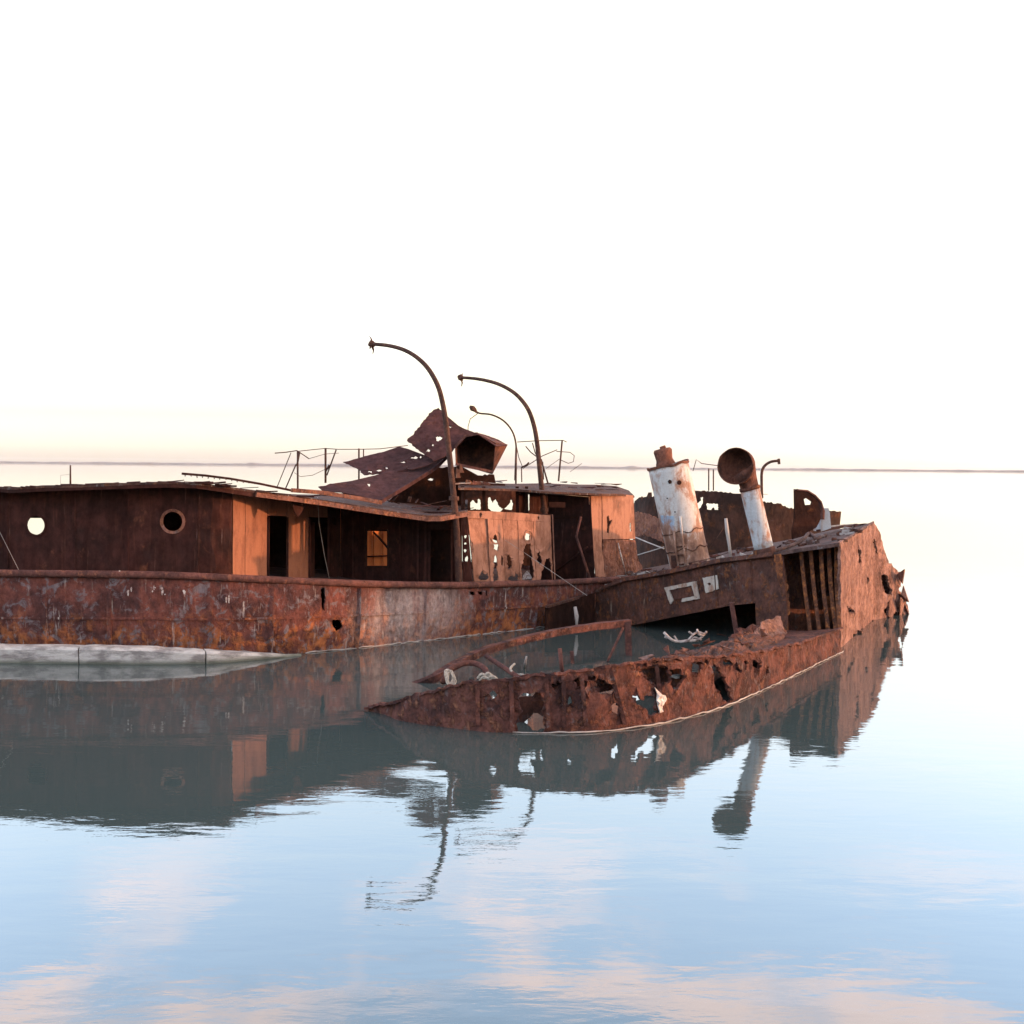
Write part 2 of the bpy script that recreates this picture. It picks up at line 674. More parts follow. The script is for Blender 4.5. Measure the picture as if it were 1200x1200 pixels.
M['tug'] = rust('tug_hull_rust', (.140, .054, .040), (.046, .022, .020), (.28, .120, .072), (.140, .102, .098), None, 2.9, .35, .45, 2.3, 1.3, grey_amt=.57)
M['bulk'] = rust('bulkhead_rust', (.110, .046, .032), (.050, .025, .020), (.21, .078, .032), (.105, .082, .080), (.36, .29, .22), 11.2, .35, .45, 1.9, .9, grey_amt=.58, pale_amt=.73)
M['deck'] = rust('deck_rust', (.105, .062, .052), (.055, .033, .029), (.15, .07, .045), (.15, .125, .12), None, 12.7, .0, .4, 2.2, .7)
M['hulk'] = rust('distant_hulk_rust', (.048, .022, .016), (.026, .014, .011), (.095, .036, .015), None, None, 14.4, .4, .4, .9, .4)
M['rib'] = rust('rib_rust_sun_glow', (.15, .060, .032), (.06, .028, .020), (.33, .115, .040), None, None, 15.1, .2, .7, 3.0, .6)  # rib rust lightened to paint in sun glow that misses the bay

FB = at(788, 613, 37.7)


def funnel_band(b, c):
    b1 = b.rng(b.math('ABSOLUTE', b.math('SUBTRACT', b.z(), FB.z), 0), .20, .21, 1, 0)
    b2 = b.near((FB.x - .28, FB.y - .5, FB.z), .30, .36, (1.0, .5, .3))
    k = b.math('MULTIPLY', b1, b2)
    return b.mix(b.math('MULTIPLY', k, .8), c, (.17, .31, .44))


def funnel_low(b):
    return b.rng(b.z(), FB.z - .4, FB.z + .2, .055, -.02)


M['funnel'] = paint('funnel_paint', (.40, .375, .35), (.24, .115, .068), (.085, .04, .028), 3.7, .92, .55, .4, funnel_band, funnel_low)
M['vent'] = paint('ventilator_paint', (.33, .33, .33), (.21, .10, .06), (.08, .04, .028), 8.8, .70, .6, .4)
M['white'] = paint('white_trim', (.36, .31, .26), (.20, .095, .055), (.09, .045, .03), 1.1, .75, .5, .4)
M['stick'] = paint('peeling_stick', (.30, .26, .235), (.17, .09, .06), (.08, .045, .035), 5.1, .5, .4, .3)
M['cowl'] = rust('cowl_rust', (.155, .060, .038), (.06, .027, .02), (.18, .07, .04), None, None, 13.2, .3, .4, 2.2, .5)

tb = NB('weathered_timber')
g1 = tb.noise(2.2, 8, .65, (1, 1, 2.5))
g2 = tb.noise(14, 6, .7, (.6, .6, 3))
cc = tb.mix(tb.rng(g1, .44, .60), (.40, .365, .33), (.15, .13, .12))
cc = tb.mix(tb.rng(g2, .4, .7, 0, .6), cc, (.25, .22, .21))
cc = tb.mix(tb.rng(tb.z(), .02, .12, .85, 0), cc, (.06, .065, .045))
M['timber'] = tb.out(cc, .9, tb.math('ADD', g1, g2), .8, .03, .2)

rp = NB('pale_rope')
M['rope'] = rp.out(rp.mix(rp.rng(rp.noise(30, 5), .35, .65), (.38, .32, .26), (.16, .12, .09)), .95, rp.noise(60, 4), .6, .01, .1)
rg = NB('white_rag')
M['rag'] = rg.out(rg.mix(rg.rng(rg.noise(9, 5), .4, .7), (.50, .46, .42), (.28, .19, .15)), .95, rg.noise(30, 4), .5, .01, .1)
tw = NB('bleached_twig')
M['twig'] = tw.out(tw.mix(tw.rng(tw.noise(12, 5), .4, .6), (.34, .28, .25), (.17, .12, .10)), .9, None)
bd = NB('bird_lime')
M['lime'] = bd.out(bd.mix(bd.rng(bd.noise(16, 6, .7), .4, .6), (.42, .38, .35), (.17, .10, .085)), .95, None)

# water: turbid, nearly calm
wb = NB('sea_water')
w1 = wb.noise(.55, 3, .5, (.75, 1.5, 1), (0, 0, 0), .3)
w2 = wb.noise(1.9, 4, .55, (.7, 1.7, 1), (3, 1, 0), .3)
w3 = wb.noise(7.5, 3, .5, (.8, 1.5, 1), (1, 7, 0))
calm = wb.rng(wb.noise(.11, 3, .5, (.6, 1.6, 1), (13, 4, 0)), .38, .62, .25, 1.0)
hh = wb.math('ADD', wb.math('MULTIPLY', w1, 1.0), wb.math('MULTIPLY', wb.math('ADD', wb.math('MULTIPLY', w2, .30), wb.math('MULTIPLY', w3, .035)), calm))
M['sea'] = wb.out((.038, .051, .048), .01, hh, 1.0, .0072, .5)
wb.b.inputs['IOR'].default_value = 1.333

sh = NB('far_scrub')
M['shore'] = sh.out(sh.mix(sh.rng(sh.noise(.02, 5), .4, .6), (.10, .085, .075), (.15, .12, .10)), 1.0, None)
sb = NB('wet_sand')
M['sand'] = sb.out((.30, .23, .17), .9, None)

# ------------------------------------------------------------------ the setting
S = 30000.0
sea = obj('sea', [(-S, -200, 0), (S, -200, 0), (S, S, 0), (-S, S, 0)], [(0, 1, 2, 3)], M['sea'])
sea['kind'] = 'structure'

V, Fc = [], []
nx = 420
for i in range(nx + 1):
    x = -4200 + 8400 * i / nx
    h = 7.5 + 3.2 * noise.noise(Vector((x * .0021, 3.3, 0))) + 2.6 * noise.noise(Vector((x * .012, 1.3, 0))) + 1.5 * noise.noise(Vector((x * .06, 8.3, 0)))
    for b in ((-1180, -1120), (515, 560)):
        if b[0] < x < b[1]:
            h += 5
    h = max(h, 1.5)
    if x > 1400:
        h *= .85
    y = 6000 + 60 * noise.noise(Vector((x * .004, 9, 0)))
    V += [(x, y, -.4), (x, y + 12, h * .55), (x, y + 40, h), (x, y + 260, h * .8), (x, y + 300, -.4)]
for i in range(nx):
    for k in range(4):
        a = i * 5 + k
        Fc.append((a, a + 5, a + 6, a + 1))
shore = obj('far_shore', V, Fc, M['shore'])
shore['kind'] = 'structure'
V, Fc = [], []
for i in range(121):
    t = i / 120
    x = -1500 + 1900 * t
    wd = 30 * math.sin(math.pi * t) ** .6 + 1
    V += [(x, 2300 - wd * .2, -.05), (x, 2300, .35 * math.sin(math.pi * t) ** .5 + .02 * random.random()), (x, 2300 + wd, -.05)]
for i in range(120):
    for k in range(2):
        a = i * 3 + k
        Fc.append((a, a + 3, a + 4, a + 1))
bar = obj('sandbar', V, Fc, M['sand'])
bar['kind'] = 'structure'

# ================================================================== ship with the long deckhouse
ship = thing('ship_wreck', 'long rust-brown ship wreck with a ruined deckhouse and two tall curved davits', 'shipwreck', (-3.0, 36.0, 0))

HULL = Wall([wp(-330, 766), wp(-150, 769), wp(0, 770), wp(150, 771), wp(241, 770.5), wp(300, 769), wp(357, 766), wp(430, 759),
             wp(530, 748), wp(600, 740), wp(650, 734), wp(700, 727.5), wp(757, 720)], smooth=True)


def flare(p, u, v, n):
    return p - n * (.10 * max(0, 1.0 - v) ** 2 if v < 1 else 0)


GUN = [(-250, 669), (-100, 671), (0, 673), (100, 674), (200, 675.5), (300, 680), (400, 684.5), (470, 686.5), (540, 687), (600, 685.5), (640, 684.5),
       (700, 681.5), (757, 678)]
top = HULL.px(GUN)
hull_out = [(top[0][0], -.6), (top[-1][0], -.6)] + [(u, v) for u, v in reversed(top)]
crack = HULL.px([(376, 689), (380.5, 689), (382, 700), (379.5, 708), (381, 716), (377.5, 714), (376.5, 702)])
dhole = HULL.px(blot(396, 733, 7, 8.5))
slots = [HULL.px([(549, 693), (556, 693.5), (556.5, 697), (550, 697)]), HULL.px([(560, 693), (571, 692), (572, 698), (562, 697)])]
plate('hull', HULL, hull_out, M['hull'], ship, [crack, dhole] + slots, raw=True, t=.05, step=.32, jag=0, hjag=.02, dent=.05, dfreq=1.1, shape=flare)
# far side and transom
FAR = [(-19, 38.0), (-9, 38.6), (-4, 42.2), (-.4, 46.2)]
zr = {0: 2.05, 1: 1.95, 2: 1.5, 3: 1.2}
endp = HULL.p[-1]
lp = [(HULL.p[0].x, HULL.p[0].y)] + FAR + [(endp.x, endp.y)]
zs = [2.05, 2.05, 1.95, 1.5, 1.15, 1.05]
V = [(a[0], a[1], -.6) for a in lp] + [(a[0], a[1], z) for a, z in zip(lp, zs)]
obj('far_hull_side', V, [(i, i + 1, i + 7, i + 6) for i in range(5)], M['hull'], ship)
# deck
A, B = [], []
fw = Wall([(-19, 38.0)] + FAR[1:])
for i in range(25):
    u = HULL.s[-1] * i / 24
    p, _ = HULL.frame(u)
    k = [j for j in range(len(top) - 1) if top[j][0] <= u <= top[j + 1][0] + 1e-6]
    if k:
        j = k[0]
        z = top[j][1] + (top[j + 1][1] - top[j][1]) * (u - top[j][0]) / (top[j + 1][0] - top[j][0])
    else:
        z = top[0][1] if u < top[0][0] else top[-1][1]
    q, _ = fw.frame(fw.s[-1] * i / 24)
    A.append((p.x, p.y + .08, z - .10))
    B.append((q.x, q.y, z - .08))
ruled('deck', A, B, M['deck'], ship, t=.04, n=5)
# gunwale rail
railp = [HULL.at(x, y - 1.5) + HULL.nrm(HULL.uv(x, y)[0], 0) * .05 for x, y in GUN]
tube('gunwale_rail', [tuple(p) for p in catmull(railp, 4)], .085, M['rail'], ship, 10)
v, f = tube_geo([p + Vector((0, 0, random.uniform(-.01, .03))) - HULL.nrm(HULL.uv(400, 760)[0], 0) * .10 for p in HULL.pos_line(360, 720)], .012, 6, wob=.5)
obj('waterline_strip', v, f, M['stick'], ship)  # thin pale line where the hull meets the water
lap = []
for i in range(60):
    x = -60 + i * 12.4
    u, tz = HULL.uv(x, 690 if x > 200 else 688)
    tz *= .56
    lap.append(HULL.pos(u, tz) + HULL.nrm(u, tz) * (.018 - .10 * max(0, 1 - tz) ** 2))
beam('plate_lap', lap, .045, .05, M['hull'], ship)
for x in (52, 128, 246, 318, 420, 497, 566, 628):
    u, v0 = HULL.uv(x, 690)
    tz = HULL.uv(x, 688)[1]
    pts = [HULL.pos(u, z) + HULL.nrm(u, z) * (.030 - (.10 * max(0, 1 - z) ** 2)) for z in (tz - .02, tz * .75, tz * .5, tz * .25, .0)]
    beam('butt_strap', pts, .10, .02, M['hull'], ship)
# pale rubbing strake of three timbers
STR = Wall([wp(-330, 777), wp(-150, 777), wp(0, 777.5), wp(150, 779), wp(241, 778), wp(300, 773.5), wp(357, 768)], smooth=True)
tim = [[(-220, 755), (-110, 756), (0, 757.5), (91, 758.5)], [(92.5, 758.5), (180, 760.5), (240.5, 763.5)], [(242, 763.5), (300, 765.5), (354, 766.5)]]
strake = None
for k, seg in enumerate(tim):
    V, Fc = [], []
    n = 12
    xs = [seg[0][0] + (seg[-1][0] - seg[0][0]) * i / n for i in range(n + 1)]
    for i, x in enumerate(xs):
        j = max(q for q in range(len(seg) - 1) if seg[q][0] <= x or q == 0)
        y = seg[j][1] + (seg[j + 1][1] - seg[j][1]) * (x - seg[j][0]) / (seg[j + 1][0] - seg[j][0])
        u, v = STR.uv(x, y)
        if k == 2:
            v *= 1 - .25 * (i / n) ** 3
        p, nn = STR.pos(u, v), STR.nrm(u, v)
        w = .46 if x < 300 else max(.08, .46 * (357 - x) / 57)
        wob = random.uniform(-.012, .012)
        z1 = v + wob
        V += [Vector((p.x, p.y, -.12)) - nn * .05, p + Vector((0, 0, wob - .06)), p - nn * .05 + Vector((0, 0, wob)), p - nn * w + Vector((0, 0, wob)),
              Vector((p.x, p.y, -.12)) - nn * w]
    for i in range(n):
        for q in range(5):
            a = i * 5
            Fc.append((a + q, a + (q + 1) % 5, a + 5 + (q + 1) % 5, a + 5 + q))
    Fc += [(4, 3, 2, 1, 0), tuple(n * 5 + q for q in range(5))]
    o = obj('rubbing_strake' if strake is None else 'strake_timber', V, Fc, M['timber'], ship if strake is None else strake)
    strake = strake or o

# ---- deckhouse walls
WA = Wall([pd(-330, 33.6), pd(-120, 32.6), pd(0, 32.0), pd(120, 31.7), pd(200, 31.7), pd(245, 31.75), pd(262, 31.85), pd(272, 32.0)], smooth=True)
wa_out = [(-230, 572), (-100, 574), (0, 574), (100, 570.5), (200, 567.5), (245, 571), (271.8, 576), (271.8, 684), (200, 680), (0, 678), (-230, 678)]
wallA = plate('deckhouse_wall', WA, wa_out, M['dark'], ship, [circ(42.5, 615.5, 10.5, 11.5, 16, .05), circ(202.5, 611, 11, 12.5, 22)], t=.015, step=.4, dent=.02, hjag=.0,
              label='dark brown curved wall with two portholes')
for (x, y, r0, r1) in ((202.5, 611, .22, .285), (42.5, 615.5, .215, .25)):
    u, v = WA.uv(x, y)
    ring('porthole_rim', WA.pos(u, v), WA.nrm(u, v), r0 * 1.02, r1 * 1.02, .035, M['lit_rust'] if x > 100 else M['dark'], wallA)
# beam that shuts the top of the broken porthole
u0, v0 = WA.uv(30, 604.5)
u1, v1 = WA.uv(56, 604.5)
b0, b1 = WA.pos(u0, v0), WA.pos(u1, v1)
beam('roof_beam', [b0 + Vector((-.3, .25, 0)), b1 + Vector((.3, .25, 0))], .08, .12, M['inner'], wallA)
# vertical weld seams on the dark wall
for x in (9, 88, 150, 232):
    p0, p1 = WA.at(x, 576), WA.at(x, 676)
    beam('wall_seam', [p0 + Vector((0, -.008, 0)), p1 + Vector((0, -.008, 0))], .035, .02, M['dark'], wallA)

WBp = [pd(272.6, 32.02), pd(399, 36.9)]
WB = Wall(WBp)
pans = [(273, 287), (287.6, 313), (336.5, 361.5)]
wallB = None
for (x0, x1) in pans:
    yt0, yt1 = 577 + (x0 - 273) * .13, 577 + (x1 - 273) * .13
    o = plate('side_wall' if wallB is None else 'wall_panel', WB, [(x0, yt0), (x1, yt1), (x1, 684), (x0, 684)], M['ochre'], ship if wallB is None else wallB,
              t=.02, step=.3, dent=.012, jag=0 if x0 < 300 else .012)
    if wallB is None:
        o['label'] = 'sun-lit ochre side wall with two dark doorways'
        wallB = o
plate('door_lintel', WB, [(313.5, 582), (336, 585), (336, 605), (313.5, 604)], M['ochre'], wallB, t=.02, jag=0)
plate('door_lintel', WB, [(362, 588), (384, 591), (384, 606.5), (362, 606)], M['ochre'], wallB, t=.02)
plate('wall_panel', WB, [(384.5, 590), (399, 592), (399.5, 684), (384.5, 684)], M['dark'], wallB, t=.02, holes=[blot(392, 612, 2.5, 5)])
for (x0, x1, y0) in ((313.5, 336, 606), (362, 384, 607.5)):
    for x in (x0, x1):
        beam('door_frame', [WB.at(x, y0) + Vector((.02, -.01, 0)), WB.at(x, 684) + Vector((.02, -.01, 0))], .05, .05, M['dark'], wallB)
plate('door_leaf', Wall([pd(362.5, 35.5), pd(372, 36.5)]), [(363, 612), (369, 612), (369, 684), (363, 684)], M['dark'], wallB, t=.02)
# wire hanging in front of the doorways
tube('hanging_wire', [WB.at(362, 582) + Vector((.3, -.5, 0)), WB.at(363.5, 612) + Vector((.3, -.5, 0)), WB.at(370, 650) + Vector((.3, -.5, 0)), WB.at(377, 683) + Vector((.3, -.5, 0))], .008, M['stick'], ship, 5)

WC = Wall([pd(399.5, 36.85), pd(541, 35.15)])
wallC = plate('front_bulkhead', WC, [(399.5, 590), (470, 599), (541, 600), (541, 684), (399.5, 684)], M['dark'], ship,
              [[(430, 622), (454.5, 622.5), (454.5, 663), (430, 663)], [(504, 621), (529, 620), (529, 682), (504, 682)]], t=.02, step=.35, dent=.015,
              label='shaded dark bulkhead with a square window and a doorway')
for a, b in (((429, 621), (455.5, 621.5)), ((455.5, 621.5), (455.5, 664)), ((455.5, 664), (429, 664)), ((429, 664), (429, 621))):
    beam('window_frame', [WC.at(*a) + Vector((-.02, -.03, 0)), WC.at(*b) + Vector((-.02, -.03, 0))], .04, .05, M['inner'], wallC)
tube('window_strut', [WC.at(436, 624) + Vector((0, .3, 0)), WC.at(444, 632) + Vector((0, .3, 0)), WC.at(455, 645) + Vector((0, .3, 0))], .03, M['inner'], wallC, 6)
for x in (491, 500, 531):
    beam('wall_stiffener', [WC.at(x, 600) + Vector((-.03, -.05, 0)), WC.at(x, 683) + Vector((-.03, -.05, 0))], .05, .07, M['dark'], wallC)
for x in (402, 415, 470):
    beam('wall_stiffener', [WC.at(x, 596) + Vector((-.03, -.03, 0)), WC.at(x, 683) + Vector((-.03, -.03, 0))], .03, .05, M['dark'], wallC)

plate('doorway_dark_sheet', Wall([pd(494, 36.6), pd(536, 36.0)]), [(494, 604), (536, 604), (536, 690), (494, 690)], M['inner'], ship, t=.02)  # dark sheet added behind the doorway so it reads black
# lit plating right of the front bulkhead, five panels
WD = Wall([pd(548, 35.3), pd(648, 37.9)])
tops = [548, 571, 589, 606.5, 625, 645.5]
bots = [556, 575, 592, 609, 628, 648.5]
ty = lambda x: 607 + (x - 548) * .052
strip = plate('plated_wall', WD, [(547.5, 598.5), (571, 599), (610, 601), (645, 604), (645.5, 612), (610, 610), (571, 608), (548, 607)], M['ochre2'], ship,
              [blot(563, 603, 1.6, 3.2), blot(631, 607, 1.3, 2)], t=.03, step=.3, jag=.006, label='orange plated side wall with two keyhole openings')
strip_pan = []
for k in range(5):
    x0, x1, X0, X1 = tops[k] + .25, tops[k + 1] - .25, bots[k] + .25, bots[k + 1] - .25
    hs = []
    if k == 0:
        hs = [[(561, 678), (563, 671), (566, 668), (568, 673), (571, 671), (572, 678), (568, 680), (564, 680)], blot(553, 637, .6, 1.4), blot(554, 645, .6, 1.2)]
    if k == 1:
        hs = [[(577.2, 628), (579.3, 626), (581.6, 628), (582.6, 634), (584, 642), (583.4, 647), (579, 643), (577.6, 635)],
              [(579.5, 651), (582, 651), (582.5, 660), (582, 669), (584, 676), (584, 681), (578, 681), (578.5, 664)], [(587, 650), (589, 652), (589.5, 661), (588, 664), (586.5, 657)]]
    if k == 2:
        hs = [[(594, 652), (596, 648), (598, 654), (599, 663), (596, 668), (594, 661)], [(595, 680), (598, 675), (602, 676), (604, 670), (606.5, 673), (607, 680), (600, 681)]]
    if k == 3:
        hs = [circ(618.3, 629, 3.0, 4.4, 12, .1), [(615.5, 638), (621, 636), (623, 648), (624.5, 660), (625, 676), (621, 681), (611, 680), (610.5, 664), (614, 655), (613.5, 647)]]
    if k == 4:
        hs = [[(629, 648), (632, 645), (634, 652), (635, 660), (632, 664), (630, 658)], [(633, 680), (634, 670), (637, 664), (639, 657), (643, 653), (645, 660), (646, 672), (646.5, 680), (640, 681)]]
    Wk = Wall([pd(548, 35.3 + .02 * (-1) ** k), pd(648, 37.9 + .03 * ((k * 7) % 3 - 1))], lean=(random.uniform(-.008, .008), random.uniform(-.008, .008)))
    strip_pan.append(plate('wall_panel', Wk, [(x0, ty(x0)), (x1, ty(x1), .012), (X1, 683, .05), (X0, 683, .012)], M['ochre2'], strip, hs, t=.025, step=.25, hjag=.035, dent=.02))
for (x, y) in ((580.3, 629.5), (618.3, 629)):
    u, v = WD.uv(x, y)
    ring('porthole_rim', WD.pos(u, v) + WD.nrm(u, v) * .012, WD.nrm(u, v), .155, .195, .03, M['ochre2'], strip, asp=1.0, wob=.02)
beam('corner_post', [WD.at(646.6, 603) + Vector((.02, 0, 0)), WD.at(649.6, 682) + Vector((.02, 0, 0))], .03, .05, M['ochre2'], strip)
# scalloped dark strip between davit post and plating
WD0 = Wall([pd(541.5, 35.25), pd(548, 35.28)])
plate('corner_plate', WD0, [(541.5, 604), (547.5, 604), (554, 683), (542.5, 683)], M['dark'], ship,
      [blot(545, 628, 1.4, 2.4), blot(545.3, 637, 1.2, 1.6), blot(545, 645, 1.3, 1.7), blot(547, 655, 2, 4.2)], t=.02, hjag=.015)
plate('bird_limed_scrap', Wall([pd(605, 37.3), pd(640, 37.6)]), [(612, 679), (615, 672), (618, 669), (622, 674), (624, 679)], M['lime'], ship, t=.03, jag=.02)

# recessed dark wall behind, and the last plated corner
WE = Wall([pd(620, 41.0), pd(692, 40.0)])
wallE = plate('recessed_wall', WE, [(621, 575), (692, 580), (697, 684), (621, 684)], M['dark'], ship,
              [[(643, 588), (662.6, 588.5), (662.6, 595), (643, 594.5)]], t=.02, step=.35, dent=.015)
beam('wall_seam', [WE.at(646, 607.5) + Vector((0, -.03, 0)), WE.at(677, 606) + Vector((0, -.03, 0))], .03, .04, M['inner'], wallE)
beam('wall_seam', [WE.at(676, 606) + Vector((0, -.03, 0)), WE.at(678, 680) + Vector((0, -.03, 0))], .03, .04, M['inner'], wallE)
tube('broken_brace', [WE.at(679.6, 605) + Vector((0, -.5, 0)), WE.at(673.8, 627) + Vector((0, -.8, 0)), WE.at(690, 677) + Vector((0, -.8, 0))], .04, M['rail'], ship, 6)
tube('broken_brace', [WE.at(652, 668) + Vector((0, -.3, 0)), WE.at(688, 640) + Vector((0, -.3, 0))], .03, M['dark'], ship, 6)
WF = Wall([pd(690, 39.95), pd(747, 42.3)])
f1 = plate('corner_plating', WF, [(690, 582), (704.8, 579.5), (705.5, 640), (709.5, 676, .03), (698.5, 676)], M['ochre2'], ship, t=.03, step=.3, dent=.02, jag=.004,
           label='upper sun-lit plates of the far deckhouse corner')
f2 = plate('plating_panel', WF, [(705.6, 577.5), (742, 580.5), (743, 604), (744.5, 631.5), (706.5, 632)], M['ochre2'], f1,
           [[(710.5, 606), (713, 604), (714, 610), (717, 609), (716, 613), (714, 617), (713.3, 625), (711, 624), (711.3, 614)], [(737.7, 613), (739.5, 613), (739.8, 622.5), (738, 623)]],
           t=.03, step=.25, dent=.02, hjag=.012)
f3 = plate('plating_panel', WF, [(706.5, 633), (744.6, 632.5), (747, 651), (752.5, 663, .04), (757, 684, .04), (709, 686, .04)], M['lit_rust'], f1, t=.05, step=.15, dent=.06, jag=.015, dfreq=2.5)
tube('bird_lime_drip', [WF.at(723, 636) + Vector((.03, -.06, 0)), WF.at(726, 650) + Vector((.03, -.08, 0)), WF.at(733, 676) + Vector((.03, -.08, 0))], [.015, .028, .012], M['lime'], ship, 6, wob=.3)

# interior: bulkhead seen through the square window, back wall with torn gaps, posts
WG = Wall([pd(395, 37.9), pd(480, 41.6)])
plate('inner_bulkhead', WG, [(395, 590), (480, 590), (480, 690), (395, 690)], M['cabin'], ship, t=.03, step=.5)
for x, y0, y1 in ((436, 600, 690), (447, 600, 690), (462, 600, 690)):
    beam('cabin_stiffener', [WG.at(x, y0) + Vector((.04, -.03, 0)), WG.at(x + .5, y1) + Vector((.04, -.03, 0))], .03, .04, M['cabin'], ship)
beam('cabin_shelf', [WG.at(428, 652) + Vector((.1, -.1, 0)), WG.at(470, 650) + Vector((.1, -.1, 0))], .12, .03, M['inner'], ship)
WBK = Wall([(-15.5, 37.2), (-8.5, 37.7), (-4.2, 41.2), (-1.0, 44.6), (.6, 46.0), (4.1, 47.2)])
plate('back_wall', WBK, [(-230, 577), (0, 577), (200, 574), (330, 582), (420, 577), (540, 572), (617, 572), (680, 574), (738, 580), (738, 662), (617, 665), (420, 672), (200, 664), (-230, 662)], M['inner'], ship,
      [[(29, 606), (57, 606), (57, 633), (29, 633)],
       [(551, 597), (551, 589, .04), (555, 586, .04), (559, 590, .04), (561, 584, .04), (563.5, 586), (563.8, 597)],
       [(572, 596), (571.5, 584, .04), (575, 583, .04), (578, 589, .03), (580.5, 584, .03), (583, 588, .03), (586, 594, .03), (590, 596), (586, 600), (576, 599)],
       [(591, 596), (597, 590, .04), (599, 585, .03), (602, 590), (600, 598)],
       [(540, 628), (553, 626), (553, 660), (540, 660)], [(576, 632), (587, 634), (585, 664), (577, 664)], [(613, 623), (623, 623), (623, 635), (613, 635)],
       [(617.5, 577), (622, 577), (622, 599), (617.5, 599)]],
      t=.03, step=.7, hjag=.02)
for x, d in ((542, 36.2), (567, 37.0), (606, 38.4), (617, 38.8)):
    beam('wheelhouse_post', [at(x, 570, d), at(x + .5, 603, d)], .09, .09, M['inner'], ship)
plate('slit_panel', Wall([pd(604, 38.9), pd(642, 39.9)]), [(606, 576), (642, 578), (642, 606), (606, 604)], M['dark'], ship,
      [[(618.2, 580), (620.6, 579, .02), (621, 588, .02), (620.8, 598), (618.6, 598.5, .02)]], t=.02)
beam('wheelhouse_sill', [at(538, 600.5, 35.9), at(646, 604, 38.5)], .12, .07, M['inner'], ship)

# ---- roofs
RF = [(-240, 571, 33.0), (-100, 571, 32.0), (0, 570.5, 31.3), (15, 571.5, 31.2), (50, 569.5, 31.1), (90, 568.2, 31.0), (130, 567, 30.9), (165, 565.8, 30.9), (200, 565, 30.9),
      (230, 566, 31.0), (262, 569.5, 31.3), (300, 575.5, 31.8), (340, 580.5, 32.4), (380, 586, 33.0), (420, 592.5, 33.5), (470, 600, 34.0), (500, 604.2, 34.3), (516, 604.2, 34.6), (548, 598.5, 35.2)]
A = [at(x, y, d) for x, y, d in RF]
bk = []
for x, y, d in RF:
    if x <= 300:
        bk.append(at(x, y + 2.5, 37.9))
    else:
        bk.append(at(x, 578 + (x - 300) * .03, 39.5 + min(1, (x - 300) / 60) * 2.0 + max(0, x - 420) * .016))
ruled('roof', A, bk, M['roof'], ship, t=.05, n=8, dent=.05, label='thin rusted roof of the long deckhouse')
# fascia under the roof edge: dark left, brighter rust right to paint in sunlight
fas = [at(x, y + 3.0 + (1.0 if x > 250 else 0), d + .04) for x, y, d in RF]
v, f = tube_geo(fas[:12], [(.03, .065)] * 12, 4)
obj('fascia', v, f, M['dark'], ship)
v, f = tube_geo([p + Vector((0, -.05, 0)) for p in fas[11:]], [(.05, .055)] * 8, 4)
obj('fascia', v, f, M['lit_rust'], ship)
beam('upper_fascia', [at(342, 574.5, 32.8), at(375, 577, 33.2), at(420, 584, 33.8), at(447, 589, 34.1)], .12, .10, M['lit_rust'], ship)
for k in range(34):
    i = random.uniform(2, 12.5)
    a_, t_ = int(i), i - int(i)
    p = A[a_].lerp(A[a_ + 1], t_)
    q = p + Vector((random.uniform(.12, .5), .03, random.uniform(-.03, .05)))
    beam('roof_scrap', [p + Vector((0, .02, .01)), q + Vector((0, .02, .0))], random.uniform(.04, .12), random.uniform(.015, .05), random.choice([M['dark'], M['dark'], M['roof'], M['sheet']]), ship)
# broken hanging scrap under the roof
plate('hanging_scrap', Wall([pd(340, 32.7), pd(360, 33.1)]), [(341, 584), (358, 587), (354, 599), (349, 606), (345, 600)], M['dark'], ship, t=.02, jag=.02)
# loose batten sprung above the roof
beam('roof_batten', [at(213, 555, 32.4), at(240, 557.2, 32.5), at(270, 561, 32.7), at(305, 567, 33.0), at(345, 575.5, 33.4)], .10, .055, M['dark'], ship)
V2 = []
for i in range(26):
    x = 217 + i * 3.4
    yb = 556 + (x - 213) * .093 + max(0, x - 270) * .06
    tube('batten_nail', [at(x, yb, 32.5), at(x + random.uniform(-.6, .6), yb + random.uniform(1.2, 2.6), 32.5)], .014, M['dark'], ship, 4) if i % 2 == 0 else None
tube('roof_post', [at(82.5, 569, 34), at(82.5, 545, 34)], [.025, .018], M['pole'], ship, 6)
tube('roof_wire', [at(82, 556, 34), at(71, 557, 34), at(71, 567, 34)], .006, M['stick'], ship, 4)

# second roof
R2 = [(537, 571, 35.7), (570, 572, 36.6), (605, 573.3, 37.5), (640, 575.5, 38.3), (675, 577.2, 39.2), (705, 578.5, 39.9), (728, 578.5, 41.4), (743.5, 581.5, 42.3)]
R2b = [(537, 567.2, 41), (570, 566.2, 42), (603, 565.8, 43), (640, 566.2, 44), (670, 566.8, 44.5), (700, 567.8, 45), (722, 569.5, 45), (737, 575, 45)]
roof2 = ruled('upper_roof', [at(*q) for q in R2], [at(*q) for q in R2b], M['roof'], ship, t=.06, n=6, dent=.05, label='peeling flat roof over the far deckhouse corner')
for k in range(26):
    i = random.random() * 6.6
    a, b, t = int(i), int(i) + 1, i - int(i)
    p = at(*R2[a]).lerp(at(*R2[b]), t).lerp(at(*R2b[a]).lerp(at(*R2b[b]), t), random.uniform(.15, .95))
    s = random.uniform(.10, .34)
    w = [p + Vector((random.uniform(-s, s) * 1.4, random.uniform(-s, s), .05 + random.uniform(0, .07))) for _ in range(3)]
    obj('roof_flake', w + [q - Vector((0, 0, .02)) for q in w], [(0, 1, 2), (5, 4, 3), (0, 3, 4, 1), (1, 4, 5, 2), (2, 5, 3, 0)],
        random.choice([M['stick'], M['roof'], M['sheet'], M['roof']]), roof2)

